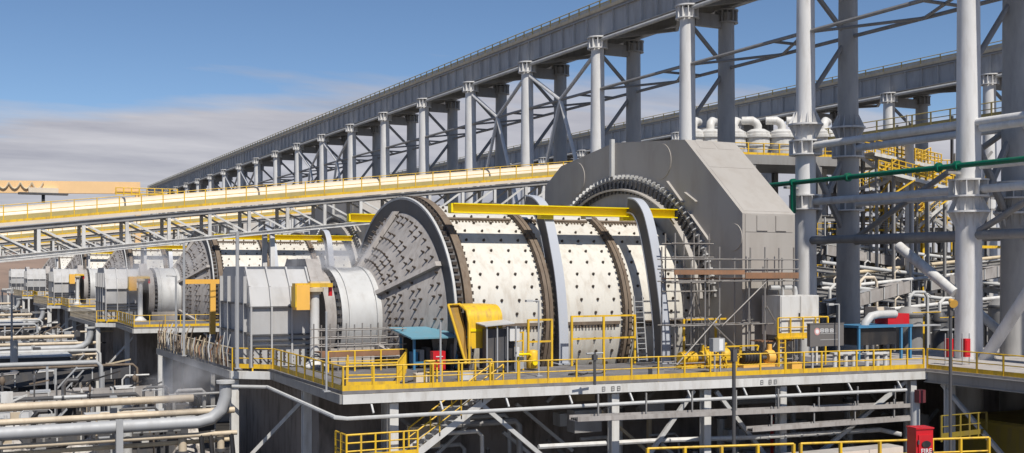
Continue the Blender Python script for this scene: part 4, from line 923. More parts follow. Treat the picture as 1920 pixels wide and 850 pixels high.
# ------------------------------------------------------------------ lower right foreground
lf = 44.0; zlow = W(1500, 884, d=45).z
lw = thing('lower_walkway', W(1240, 884, d=45), 'lower walkway at the bottom right behind the red fire box', 'walkway')
pa, pb = W(1200, 895, d=44), W(1860, 872, d=47); pb.z = pa.z
MB().beam(pa - up * .1 + Vector((0, .7, 0)), pb - up * .1 + Vector((0, .7, 0)), 1.4, .1).build('grating', 'galvanised', lw)
for k in range(5): q = pa.lerp(pb, k / 4); MB().beam((q.x, q.y + .7, 0), (q.x, q.y + .7, q.z - .15), .2, .2).build('leg', 'steel_grey', lw)
def seg(u0, u1, lab, g=1.6): railing([pa.lerp(pb, u0), pa.lerp(pb, u1)], lab, gap=g, r=.05)
seg(.02, .42, 'yellow guard rail at the bottom edge below the pump skid'); seg(.44, .78, 'yellow guard rail at the bottom edge left of the red fire box'); seg(.82, .99, 'yellow guard rail at the bottom edge right of the red fire box', 1.2)
b0 = W(1732, 900, d=44.5); ztop = W(1732, 805, d=44.5).z
fbx = thing('fire_box', (b0.x, b0.y, b0.z - .1), 'large red fire equipment box with dark oval window and white FIRE lettering', 'fire box')
ang = -R(12); rot = Matrix.Rotation(ang, 3, 'Z')
def FB(x, y, z): v = rot @ Vector((x, y, 0)); return Vector((b0.x + v.x, b0.y + v.y, z))
def fbox(c, s_, mat, nm): 
    m_ = MB(); q = FB(c[0], c[1], c[2]); m_.box(q, s_, ang); return m_.build(nm, mat, fbx)
hgt = ztop - b0.z
fbox((.04, .3, b0.z + hgt / 2), (.76, .6, hgt), 'red', 'body'); fbox((.06, -.02, b0.z + hgt / 2 - .05), (.62, .05, hgt - .35), 'red', 'door')
for hz_ in (.5, 1.3): fbox((-.27, -.06, ztop - hz_), (.06, .05, .16), 'dark_steel', 'hinge')
fbox((.36, -.06, ztop - .95), (.05, .06, .22), 'dark_steel', 'latch')
fbox((.04, .3, ztop + .03), (.82, .68, .06), 'red', 'lid')
m_ = MB(); c0 = FB(.07, -.06, ztop - .58); nrm = rot @ Vector((0, -1, 0)); tx_ = rot @ Vector((1, 0, 0)); vs = []
for dd in (0, .03): 
    for k in range(20):
        a = 2 * math.pi * k / 20; vs.append(c0 + tx_ * .2 * math.cos(a) + up * .13 * math.sin(a) + nrm * dd)
m_.add(vs, [tuple(range(20)), tuple(range(20, 40))] + [(k, (k + 1) % 20, 20 + (k + 1) % 20, 20 + k) for k in range(20)]); m_.build('window', 'black', fbx)
def text_obj(body, size, loc, rotz, mat, parent, nm='lettering', rx=90):
    cu = bpy.data.curves.new('t', 'FONT'); cu.body = body; cu.size = size; cu.extrude = .008; cu.align_x = 'CENTER'; cu.align_y = 'CENTER'
    o = bpy.data.objects.new('t', cu); col.objects.link(o); dg = bpy.context.evaluated_depsgraph_get(); me = bpy.data.meshes.new_from_object(o.evaluated_get(dg)); bpy.data.objects.remove(o)
    me.materials.clear(); me.materials.append(MATS[mat]); q = bpy.data.objects.new(nm, me); col.objects.link(q); q.parent = parent; q.location = Vector(loc) - root_of(parent); q.rotation_euler = (R(rx), 0, rotz); return q
text_obj('FIRE', .27, FB(.07, -.075, ztop - .86), ang, 'text_white', fbx)
tk0 = W(1905, 812, d=63); t = thing('olive_tank', (tk0.x, tk0.y, 0), 'olive brown steel bin in the bottom right corner', 'bin')
c0 = W(1872, 790, d=63); MB().box2((c0.x, c0.y - 2, 2), (c0.x + 9, c0.y + 3, c0.z)).build('body', 'olive', t); MB().box2((c0.x - .1, c0.y - 2.1, c0.z - .25), (c0.x + 9.1, c0.y + 3.1, c0.z - .1)).build('rim', 'olive', t)
for k in range(4): MB().box2((c0.x + .2 + k * 2.2, c0.y - 2.12, 2.1), (c0.x + .35 + k * 2.2, c0.y - 1.99, c0.z - .3)).build('rib', 'olive', t)
for x in (.3, 8.6): MB().beam((c0.x + x, c0.y - 1.5, 0), (c0.x + x, c0.y - 1.5, 2), .3, .3).build('leg', 'olive', t)
railing([W(1765, 822, d=56), W(1850, 812, d=60)], 'shaded olive guard rail beside the olive bin', mat='olive', gap=1.1)
def fg_post(px, ytop, dd, label, lamp=False):
    p = W(px, 700, d=dd); ztop = W(px, ytop, d=dd).z; t = thing('service_pole', (p.x, p.y, 0), label, 'pole', 'dark service poles')
    MB().bar((p.x, p.y, 0), (p.x, p.y, ztop), .075, 10).build('pole', 'dark_steel', t); MB().box((p.x, p.y, ztop - .25), (.2, .18, .5)).build('head', 'dark_steel', t)
    MB().box((p.x, p.y, .06), (.5, .5, .12)).build('base', 'concrete', t)
    if lamp: MB().bar((p.x - .05, p.y - .25, ztop + .05), (p.x + .1, p.y + .1, ztop + .2), .2, 12, .1).build('lamp_head', 'orange_yellow', t)
    return t
fg_post(1376, 655, 46, 'dark service pole in front of the platform near the pump skid'); fg_post(1782, 572, 52, 'dark pole with orange lamp in front of the tall column foot', True)
lamp_post(612, 735, 3.6, 'slim pale pole at the left front corner of the platform', head=False, arm=.05)

# ================================================================== left side: pipe rack, hoses, jib cranes
def rack(Y, x0, x1, label, zr=ZF):
    t = thing('pipe_rack', (x1, Y, 0), label, 'pipe rack', 'pipe racks left of the mills')
    for dy, dz, r, mat in ((0.2, -1.45, .20, 'buff'), (-.3, -2.15, .17, 'buff'), (-1.1, -2.6, .33, 'galvanised'), (-.9, -3.3, .13, 'buff'), (-.2, -3.75, .12, 'tan_pipe')):
        if mat == 'galvanised': pts = [(x0, Y + dy, zr + dz), (x1 - 2.2, Y + dy, zr + dz), (x1 - 1.5, Y + dy, zr + dz + .15), (x1 - .95, Y + dy, zr + dz + .6), (x1 - .75, Y + dy, zr + dz + 1.3), (x1 - .75, Y + dy, zr + dz + 2.0)]
        else: pts = [(x0, Y + dy, zr + dz), (x1 - (2.2 if dz > -2 else .1), Y + dy, zr + dz)]
        MB().tube(pts, r, 12).build('pipe', mat, t)
    MB().bar((x1 - .75, Y - 1.1, zr - .6), (x1 - .75, Y - 1.1, zr - .45), .5, 14).build('pipe_flange', 'light_grey', t)
    x = x1 - 6.2
    while x > x0:
        MB().ibeam((x, Y + .9, 0), (x, Y + .9, zr - 1.2), .34, .34, .05).build('post', 'galvanised', t); MB().beam((x, Y - 1.4, zr - 2.98), (x, Y + 1.0, zr - 2.98), .2, .2).build('bearer', 'galvanised', t)
        MB().ibeam((x, Y - 1.35, 0), (x, Y - 1.35, zr - 2.2), .34, .34, .05).build('post', 'galvanised', t); x -= 7
    for dx, r, mat in ((-2.9, .22, 'buff'), (-.9, .2, 'buff')):
        MB().tube([(x1 + dx, Y - .6, zr - 3.5), (x1 + dx, Y - .6, 1.2), (x1 + dx, Y - .6, 0)], r, 12).build('drop_pipe', mat, t)
        for z in (-4.3, -5.4, -7.0): MB().bar((x1 + dx, Y - .6, zr + z), (x1 + dx, Y - .6, zr + z + .16), r + .1, 12).build('pipe_flange', 'dark_steel', t)
    for k, dx in enumerate((-2.0, -1.5, -.4)):
        MB().tube([(x1 + dx, Y - .9, zr - 3.3), (x1 + dx + .1, Y - 1.0, zr - 4.6), (x1 + dx - .3, Y - 1.2, zr - 6), (x1 + dx - 1.4, Y - 1.5, zr - 7.4), (x1 + dx - 2.2, Y - 2.2, zr - 9.5), (x1 + dx - 2.6, Y - 2.6, 0.1)], .13, 8).build('hose', 'black', t)
    return t
rk = rack(62.2, -22, 14.2, 'nearest pipe rack of cream and grey pipes ending at the white corner column')
for k in (1, 2, 3): repeat(rk, PITCH * k, f'pipe rack of pale pipes left of the {ORD[k]} mill')
def launder(x0, y0, x1, y1, z0, z1, w_, label, mat='white'):
    """open sloping steel trough with ribs"""
    a, b = Vector((x0, y0, z0)), Vector((x1, y1, z1)); d = (b - a).normalized(); sd = d.cross(up).normalized(); t = thing('launder', (x0, y0, 0), label, 'launder', 'sloping launders in the lower yard')
    MB().beam(a, b, w_, .1).build('floor', 'dark_steel', t)
    for s_ in (-1, 1): MB().beam(a + sd * s_ * w_ / 2 + up * .45, b + sd * s_ * w_ / 2 + up * .45, .08, .9).build('side', mat, t)
    n = int((b - a).length / 1.3)
    for k in range(n + 1):
        p = a.lerp(b, k / n)
        for s_ in (-1, 1): MB().beam(p + sd * s_ * (w_ / 2 + .09) + up * .02, p + sd * s_ * (w_ / 2 + .09) + up * .95, .08, .1).build('rib', 'light_grey', t)
        if k % 3 == 0:
            MB().beam((p.x, p.y, 0), p - up * .05, .25, .25).build('leg', 'steel_grey', t)
            MB().beam(p - sd * w_ / 2 + up * .92, p + sd * w_ / 2 + up * .92, .12, .08).build('cross_tie', 'light_grey', t)
    for k in range(n // 2):
        p, q = a.lerp(b, (2 * k + .15) / n), a.lerp(b, (2 * k + 1.1) / n); MB().beam(p + up * .98, q + up * .98, w_ * .98, .05).build('cover', ('white', 'galvanised', 'dusty_steel')[k % 3], t)
    return t
for k in range(4):
    yo = PITCH * k; o_ = ('near', 'second', 'third', 'farthest')[k]
    launder(-16, 60 + yo, 13.5, 65 + yo, 3.0, 4.6, 2.2, f'lower pale sloping launder of the {o_} grinding line')
    if k < 3:
        launder(-22, 70 + yo, 15, 73 + yo, 4.6, 6.0, 2.6, f'middle dark sloping launder of the {o_} grinding line', 'dark_steel')
        launder(-22, 84 + yo, 13, 82 + yo, 6.4, 6.9, 2.0, f'upper dusty sloping launder of the {o_} grinding line', 'dusty_steel')
        launder(-10, 96 + yo, 13, 93 + yo, 6.2, 7.6, 2.0, f'launder of the {o_} grinding line beyond its feed conveyor legs', 'dark_steel')
def sump(x, y, w_, l_, h, label, mat='steel_grey'):
    t = thing('sump_tank', (x, y, 0), label, 'tank', 'slurry sump tanks'); MB().box2((x, y, 0), (x + w_, y + l_, h)).build('body', mat, t)
    for k in range(int(w_ / 1.2) + 1): MB().box2((x + k * 1.2 - .06, y - .1, .1), (x + k * 1.2 + .06, y - .005, h - .1)).build('rib', mat, t)
    MB().box2((x - .15, y - .15, h), (x + w_ + .15, y + l_ + .15, h + .12)).build('rim', 'light_grey', t)
    MB().tube([(x + w_ * .3, y - .5, h * .35), (x + w_ * .3, y - 1.2, h * .35), (x + w_ * .3, y - 1.7, h * .6), (x + w_ * .3, y - 1.7, h + 1.5)], .28, 10).build('outlet_pipe', 'light_grey', t)
    return t
for k in range(3):
    o_ = ('near', 'second', 'third')[k]; yo = PITCH * k
    sump(7.5, 67.5 + yo, 5.2, 3.6, 7.4, f'dark slurry sump tank under the left end of the {o_} mill', 'dark_steel'); sump(-1, 76.5 + yo, 6, 4, 6.6, f'brown slurry sump tank left of the {o_} mill', 'rust'); sump(-12, 88 + yo, 7, 5, 8.6, f'steel slurry tank farther left of the {o_} mill', 'steel_grey')
    sump(3, 97 + yo, 6, 5, 9.0, f'dark steel slurry tank behind the feed conveyor of the {o_} mill', 'dark_steel')
# thin service pipes between
for k in range(3):
    for j, (y, z, mat) in enumerate(((72.0, 8.0, 'galvanised'), (79.5, 7.6, 'dark_steel'), (86.5, 9.3, 'galvanised'), (92.0, 8.6, 'rust'), (101.0, 9.2, 'light_grey'), (108.0, 8.0, 'galvanised'))):
        yo = PITCH * k; t = thing('service_pipe', (-20, y + yo, 0), f'{("lowest", "low", "middle", "upper middle", "high", "topmost")[j]} thin service pipe left of the {("near", "second", "third")[k]} mill', 'pipe', 'thin service pipes on stands')
        xe = 13.2 - (j * 1.7) % 5
        MB().tube([(-24, y + yo, z), (xe, y + yo, z), (xe + .3, y + yo, z - .3), (xe + .35, y + yo, z - 2.5)], .10 + .03 * (j % 3), 10).build('pipe', mat, t)
        x = -21.5 + j
        while x < xe:
            MB().beam((x, y + yo, 0), (x, y + yo, z - .1), .16, .16).build('stand', 'galvanised', t); MB().beam((x + .1, y + yo, z - 2.4), (x + 2.0, y + yo, z - .3), .1, .1).build('stand_brace', 'galvanised', t); x += 6.5
# jib cranes beside the trunnions
def jib(x, y, label):
    t = thing('jib_crane', (x, y, ZF), label, 'crane', 'yellow slewing cranes at the feed ends')
    MB().lathe_z([(.65, 0), (.65, .12), (.3, .45), (.3, .5)], (x, y, ZF), 20).build('base', 'white', t)
    MB().bar((x, y, ZF + .45), (x, y, ZF + 4.1), .27, 18, .25).build('column', 'white', t)
    MB().lathe_z([(.34, 4.1), (.34, 4.25), (.5, 4.25), (.5, 4.45), (.3, 4.5)], (x, y, ZF), 18).build('slew_ring', 'tan_pipe', t)
    MB().box2((x - 1.2, y - .3, ZF + 4.5), (x + .95, y + .3, ZF + 4.72)).build('arm', 'yellow', t)
    MB().box2((x - 1.15, y - .42, ZF + 3.25), (x - .4, y + .42, ZF + 4.62)).build('counterweight', 'orange_yellow', t)
    MB().box2((x - 1.22, y - .43, ZF + 3.4), (x - 1.14, y + .4, ZF + 4.55)).build('side_plate', 'yellow', t)
    MB().bar((x + .9, y, ZF + 4.0), (x + .9, y, ZF + 4.5), .12, 10).build('hoist', 'red', t); MB().box2((x - .3, y - .2, ZF + 4.72), (x + .8, y + .2, ZF + 4.82)).build('top_plate', 'tan_pipe', t)
    return t
jp = fl(590, 690); jb = jib(jp.x, jp.y, 'yellow slewing crane on white column in front of the nearest trunnion')
for k in (1, 2): repeat(jb, PITCH * k, f'yellow slewing crane in front of the {ORD[k]} mill trunnion')
d0 = W(398, 600, d=96); dv = thing('davit_crane', (d0.x, d0.y, ZF), 'orange davit arm reaching left behind the feed chute', 'crane')
MB().box2((d0.x - .2, d0.y - .2, ZF), (d0.x + .25, d0.y + .25, W(398, 524, d=96).z)).build('mast', 'orange_yellow', dv); zt2 = W(398, 524, d=96).z
MB().box2((d0.x - 2.3, d0.y - .18, zt2 - .38), (d0.x + .6, d0.y + .2, zt2)).build('arm', 'orange_yellow', dv)
MB().box2((d0.x - .15, d0.y - .15, 0), (d0.x + .2, d0.y + .2, ZF)).build('pedestal', 'steel_grey', dv)
# trunnion walkway
tw = thing('trunnion_walkway', (19.3, 60.2, ZF), 'low scaffold walkway with brown planks in front of the trunnion hood', 'scaffold')
wx0, wx1 = Xat(600, 59.2), Xat(752, 59.2)
for k in range(5): MB().box2((wx0, 59.0 + .26 * k, ZF + .95), (wx1, 59.24 + .26 * k, ZF + 1.01)).build('plank', 'plank', tw)
MB().box2((wx0, 58.9, ZF + .75), (wx1, 58.97, ZF + 1.08)).build('toe_board', 'plank', tw)
for k in range(6):
    x = wx0 + (wx1 - wx0) * k / 5
    for y in (58.95, 60.35): MB().bar((x, y, ZF), (x, y, ZF + 2.5), .04, 6).build('standard', 'scaffold_tube', tw)
for y in (58.9, 60.4):
    for z in (.7, 1.35, 1.75, 2.2): MB().bar((wx0 - .2, y, ZF + z), (wx1 + .2, y, ZF + z), .035, 6).build('ledger', 'scaffold_tube', tw)
railing([fl(652, 707), fl(650, 726), fl(745, 724), fl(760, 700)], 'yellow inner guard rail loop at the left corner of the platform', gap=1.0, toe=True)
railing([Vector((wx0 + .2, 58.4, ZF)), Vector((wx1, 58.4, ZF))], 'yellow guard rail below the trunnion walkway planks', gap=1.3, toe=False)
# hoses hung on the far left rail
hs = thing('hose_bundle', C + Vector((0, 1, 0)), 'bundle of brown hoses hanging over the far left rail', 'hoses')
for k in range(46):
    y = 64.0 + k * .42 + random.uniform(-.15, .15); x = 14.2 - (y - 63.4) * .03; h = random.uniform(1.0, 1.9); b_ = random.uniform(-.2, .25)
    MB().tube([(x + .05, y, ZF + .02), (x - .02, y + b_ * .4, ZF + h * .5), (x + random.uniform(0, .4), y + b_, ZF + h)], random.uniform(.022, .045), 6).build('hose', random.choice(('tan_pipe', 'rust', 'plank', 'rust', 'light_grey')), hs)
for px, py, h, lab in ((345, 668, 7.2, 'slim pale lamp pole left of the feed chute'), (22, 640, 4.0, 'slim pale lamp pole at the far left edge'), (330, 640, 5.0, 'thin grey pole beside the orange davit')):
    lamp_post(px, py, h, lab, r=.08, arm=.4)
# ------------------------------------------------------------------ distant gantry crane
g0, g1 = W(-60, 350, Y=200), W(262, 353, Y=200)
gc = thing('gantry_crane', (g1.x, g1.y, 0), 'pale orange overhead gantry crane girder far at the left edge', 'crane')
dz_ = 2.1
m_ = MB(); m_.beam(g0, (g1.x, g1.y, g0.z + (g1.z - g0.z)), 1.2, 2.0); m_.build('girder', 'hazed_orange', gc)
for u in (.05, .99): q = g0.lerp(g1, u); MB().beam((q.x, q.y + (1 if u < .5 else 2), 0), (q.x, q.y, q.z - 1), .9, .9).build('leg', 'hazed_orange', gc)
q = g0.lerp(g1, .42); MB().box((q.x, q.y - 1.0, q.z - 1.15), (7.5, 1.6, .3)).build('trolley', 'dark_steel', gc); MB().box((q.x, q.y - 1.0, q.z - .6), (4.5, 1.4, .8)).build('trolley_cover', 'cream', gc); MB().beam((q.x, q.y - 1, q.z - 1.2), (q.x, q.y - 1, q.z - 2.6), .5, .5).build('hook', 'black', gc)
for k in range(4):
    a = g0.lerp(g1, .16 + .065 * k); b = g0.lerp(g1, .225 + .065 * k); pts = []
    for j in range(7): u = j / 6; c_ = a.lerp(b, u); pts.append((c_.x, c_.y - .8, c_.z + .7 - 1.3 * 4 * u * (1 - u) * .8))
    MB().tube(pts, .14, 5).build('festoon_cable', 'tan_pipe', gc)
ea = g1 - Vector((4, 0, 1.2)); railing([(ea.x, ea.y - 1.2, ea.z), (g1.x + 6, g1.y - 1.2, ea.z)], 'yellow end rail at the right end of the gantry girder', gap=1.2, r=.08)
# ================================================================== right background
cy = thing('cyclone_deck', W(1390, 292, d=112), 'raised deck with dark steel frame carrying the white cyclones', 'deck')
ca, cb = W(1285, 286, d=106), W(1660, 286, d=112); zdeck = ca.z
ca.z = cb.z = zdeck; dd_ = (cb - ca).normalized(); dn = Vector((-dd_.y, dd_.x, 0))
MB().prism_z([(ca.x, ca.y), (cb.x, cb.y), (cb.x + dn.x * 9, cb.y + dn.y * 9), (ca.x + dn.x * 9, ca.y + dn.y * 9)], zdeck - .9, zdeck).build('floor', 'steel_grey', cy)
for u in (0, .33, .66, 1):
    for v in (.3, 8.7):
        q = ca.lerp(cb, u) + dn * v; MB().ibeam((q.x, q.y, 0), (q.x, q.y, zdeck - .9), .5, .5, .07).build('column', 'steel_grey', cy)
for zz_ in (zdeck - 6, zdeck - 11):
    for u0, u1 in ((0, .33), (.33, .66), (.66, 1)): MB().ibeam(ca.lerp(cb, u0) + dn * .3 + up * (zz_ - zdeck), ca.lerp(cb, u1) + dn * .3 + up * (zz_ - zdeck), .4, .6, .06).build('beam', 'steel_grey', cy)
railing([ca + dn * .2, cb + dn * .2], 'yellow guard rail on the front of the cyclone deck', gap=1.6, r=.05)
for k, (px, lab) in enumerate(((1376, 'leftmost white cyclone half hidden behind a grey column'), (1421, 'second white cyclone from the left with upright elbow'), (1466, 'third white cyclone from the left with elbow turned left'), (1545, 'rightmost white cyclone behind the flanged white column'), (1505, 'white cyclone hidden behind the flanged white column'), (1332, 'white cyclone between two grey columns above the ring motor'), (1300, 'farthest left white cyclone peeping over the ring motor roof'))):
    q = W(px, 288, d=113); q.z = zdeck; t = thing('cyclone', q, lab, 'cyclone', 'white cyclones on the deck')
    MB().lathe_z([(.8, .2), (1.1, 1.2), (1.1, 1.25)], q, 20).build('lower_cone', 'white', t)
    MB().lathe_z([(1.15, 1.25), (1.2, 1.3), (1.2, 2.1), (1.35, 2.15), (1.35, 2.4), (1.2, 2.45), (1.2, 2.7), (.7, 3.0)], q, 24).build('barrel', 'white', t)
    MB().lathe_z([(1.38, 2.12), (1.38, 2.2)], q, 24).build('flange', 'light_grey', t)
    s_ = (1, -1, -1, 1, -1, 1, 1)[k]; MB().tube([q + up * 2.7, q + up * 3.35, q + Vector((s_ * .12, .1, 3.65)), q + Vector((s_ * .45, .3, 3.9)), q + Vector((s_ * 1.3, .9, 3.9))], .40, 14).build('elbow', 'white', t)
    MB().tube([q + Vector((1.1, .3, 1.7)), q + Vector((1.9, 1.2, 1.7)), q + Vector((2.0, 3, 1.4))], .35, 10).build('inlet_pipe', 'light_grey', t)
wk = thing('upper_walkway', W(1560, 262, d=118), 'grey upper walkway running right from the cyclone deck', 'walkway')
wa, wb = W(1525, 268, X=78), W(1900, 232, X=78); wb.z = wa.z
MB().ibeam(wa - up * .6, wb - up * .6, .4, 1.0, .1).build('girder', 'steel_grey', wk); MB().beam(wa + Vector((.8, 0, 0)), wb + Vector((.8, 0, 0)), 1.8, .12).build('floor', 'galvanised', wk)
for u in (.02, .5, .98): q = wa.lerp(wb, u); MB().bar((q.x + .8, q.y, 0), (q.x + .8, q.y, q.z - .2), .4, 12).build('column', 'column_white', wk)
railing([wa + up * .1, wb + up * .1], 'brownish yellow guard rail along the upper walkway', gap=2.2, r=.05, mat='olive_rail')
# yellow stair tower
stx = 84.0
for k, (pa_, pb_, lab) in enumerate((((1655, 292), (1760, 312), 'uppermost yellow stair flight in the right background'), ((1690, 330), (1795, 352), 'second yellow stair flight in the right background'), ((1625, 300), (1705, 358), 'steep white-stringered yellow stair flight in the right background'), ((1775, 362), (1700, 425), 'yellow stair flight descending left in the right background'), ((1690, 372), (1640, 432), 'lowest yellow stair flight in the right background'))):
    a, b = W(*pa_, d=112 - k), W(*pb_, d=110 - k); sd = (b - a).cross(up).normalized()
    stairs(a, b, 1.6, lab, -sd if sd.y > 0 else sd, name='stair_flight', group='yellow stair flights at right')
tw_ = thing('stair_tower', W(1700, 500, d=113), 'steel stair tower frame with yellow landings in the right background', 'stair tower')
for px in (1618, 1672, 1730, 1790):
    for dd in (110, 115): q = W(px, 500, d=dd); MB().ibeam((q.x, q.y, 0), (q.x, q.y, W(px, 288, d=dd).z), .3, .3, .05).build('post', 'yellow' if px == 1730 else 'steel_grey', tw_)
for py, p0_, p1_ in ((300, 1618, 1672), (322, 1730, 1800), (360, 1672, 1800), (395, 1618, 1730), (432, 1618, 1680)):
    a, b = W(p0_, py, d=110), W(p1_, py, d=110); b.z = a.z; MB().beam(a, b, 1.6, .16).build('landing', 'yellow', tw_)
    for z in (.55, 1.1): MB().bar(a + up * z, b + up * z, .06, 6).build('landing_rail', 'yellow', tw_)
    for u in (0, .33, .66, 1): MB().beam(a.lerp(b, u), a.lerp(b, u) + up * 1.1, .08, .08).build('rail_post', 'yellow', tw_)
# far pipe racks and process building behind the columns
for k, (py, dd, mat, lab) in enumerate(((470, 104, 'light_grey', 'highest'), (496, 100, 'tan_pipe', 'second'), (508, 99, 'light_grey', 'third'), (520, 98, 'white', 'fourth'), (548, 94, 'light_grey', 'fifth'), (572, 90, 'white', 'lowest'))):
    a, b = W(1540, py + (22 if k % 2 else -16), d=dd), W(1990, py + (-26 if k % 2 else 40), d=dd + 12); t = thing('far_pipe', a, f'{lab} pale pipe crossing behind the tall columns at right', 'pipe', 'pale pipes behind the columns')
    MB().bar(a, b, .17, 10).build('pipe', mat, t)
    for j in range(4 if k % 2 else 0): q = a.lerp(b, (j + .4) / 8.5); MB().tube([q + up * .1, q + up * .75, q + Vector((.35, 0, 1.0)), q + Vector((.7, 0, .8))], .06, 6).build('branch', 'white' if j % 2 else 'cream', t)
    for j in range(4): q = a.lerp(b, (j + .5) / 4); MB().beam((q.x, q.y, 0), (q.x, q.y, q.z - .2), .3, .3).build('support', 'steel_grey', t)
    MB().ibeam(a + Vector((0, .8, -.6)), b + Vector((0, .8, -.6)), .3, .5, .05).build('bearer', 'steel_grey', t)
pb_ = thing('process_building', (70, 140, 0), 'dark grey process building closing the view behind the columns at right', 'building')
MB().box2((66, 128, 0), (170, 150, 17.5)).build('wall', 'dark_steel', pb_)
for k in range(40): MB().box2((66.5 + k * 2.6, 127.86, .2), (66.7 + k * 2.6, 128.0, 17.3)).build('cladding_rib', 'dark_steel', pb_)
MB().box2((65.6, 127.6, 17.5), (170.4, 150.4, 18.1)).build('parapet', 'light_grey', pb_)
for k in range(9): MB().box2((70 + k * 8, 127.7, 9), (73.5 + k * 8, 127.98, 12)).build('louvre', 'dark_steel', pb_)
random.seed(21)
VES = ((1556, 560, 90, .7, 'dark_steel', 'dark slim process vessel just right of the flanged white column'), (1612, 545, 96, .9, 'light_grey', 'pale grey process vessel behind the bent grey duct'), (1705, 575, 88, 1.0, 'steel_grey', 'squat grey process vessel left of the thick white brace'), (1762, 585, 92, .6, 'dark_steel', 'small dark process vessel under the thick white brace'), (1880, 560, 90, 1.1, 'steel_grey', 'wide grey process vessel at the right edge behind the foot brace'))
for k, (px, py, dd, r_, m2, lab) in enumerate(VES):
    q = W(px, py, d=dd); t = thing('process_vessel', (q.x, q.y, 0), lab, 'vessel', 'vessels behind the columns')
    MB().lathe_z([(r_ * .9, 0), (r_, .2), (r_, q.z - .5), (r_ * .6, q.z - .05), (.15, q.z)], (q.x, q.y, 0), 18).build('body', m2, t); MB().lathe_z([(r_ + .1, q.z - .75), (r_ + .1, q.z - .6)], (q.x, q.y, 0), 18).build('flange', 'dark_steel', t)
    MB().tube([(q.x, q.y, q.z - .1), (q.x, q.y, q.z + .7), (q.x + .5, q.y, q.z + 1.1), (q.x + 1.6, q.y, q.z + 1.1), (q.x + 1.9, q.y, q.z + .7), (q.x + 1.9, q.y, 3)], .12, 8).build('outlet_pipe', ('white', 'cream', 'light_grey')[k % 3], t)
    MB().beam((q.x - 1.3, q.y - r_ - .3, q.z - 1.4), (q.x + 1.6, q.y - r_ - .3, q.z - 1.4), .7, .1).build('service_platform', 'galvanised', t)
    MB().bar((q.x - 1.3, q.y - r_ - .6, q.z - .4), (q.x + 1.6, q.y - r_ - .6, q.z - .4), .04, 6).build('platform_rail', 'yellow', t)
# steel frame floors behind the columns
fr_ = thing('steel_structure', (72, 92, 0), 'dark multi-storey steel frame with pipes and braces behind the tall columns at right', 'steel frame')
fx = [66, 71, 76, 81, 86, 91]; fy_ = [84, 96]
for x in fx:
    for y in fy_: MB().ibeam((x, y, 0), (x, y, 19.5), .35, .35, .05).build('post', 'steel_grey', fr_)
for z in (11.5, 15.0, 19.0):
    for y in fy_: MB().ibeam((fx[0], y, z), (fx[-1], y, z), .3, .45, .05).build('beam', 'steel_grey', fr_)
    MB().box2((fx[0], fy_[0], z + .24), (fx[-1], fy_[1], z + .3)).build('floor_grating', 'dark_steel', fr_)
    for hz in (.55, 1.1): MB().bar((fx[0], fy_[0] - .1, z + .3 + hz), (fx[-1], fy_[0] - .1, z + .3 + hz), .04, 6).build('hand_rail', 'yellow', fr_)
    for k in range(18): MB().beam((fx[0] + k * 1.45, fy_[0] - .1, z + .3), (fx[0] + k * 1.45, fy_[0] - .1, z + 1.4), .06, .06).build('rail_post', 'yellow', fr_)
for k in range(5):
    z = (11.5, 15.0)[k % 2]; MB().beam((fx[k], fy_[0], z), (fx[k + 1], fy_[0], z + 3.5), .2, .2).build('brace', 'light_grey', fr_)
for k in range(95):
    x = random.uniform(66, 90); y = random.uniform(83.2, 94); z = random.choice((11.8, 15.3, 8.5)) + random.uniform(.3, 2.6); L_ = random.uniform(1, 5); r_ = random.choice((.06, .09, .14))
    pts = [(x, y, z), (x + L_, y, z)] + ([(x + L_ + .2, y, z - .2), (x + L_ + .25, y, z - random.uniform(.8, 2.5))] if k % 2 else [(x + L_ + .2, y, z + .25), (x + L_ + .2, y, z + 1.2)])
    MB().tube(pts, r_, 8).build('pipe', random.choice(('white', 'light_grey', 'light_grey', 'tan_pipe', 'cream', 'steel_grey', 'rust')), fr_)
for k in range(16):
    x = random.uniform(66, 90); y = random.uniform(84.5, 94); z = random.choice((11.81, 15.31)); MB().box2((x, y, z), (x + random.uniform(.5, 1.6), y + 1, z + random.uniform(.5, 1.7))).build('equipment_box', random.choice(('light_grey', 'steel_grey', 'cream', 'rust', 'yellow', 'dark_steel')), fr_)
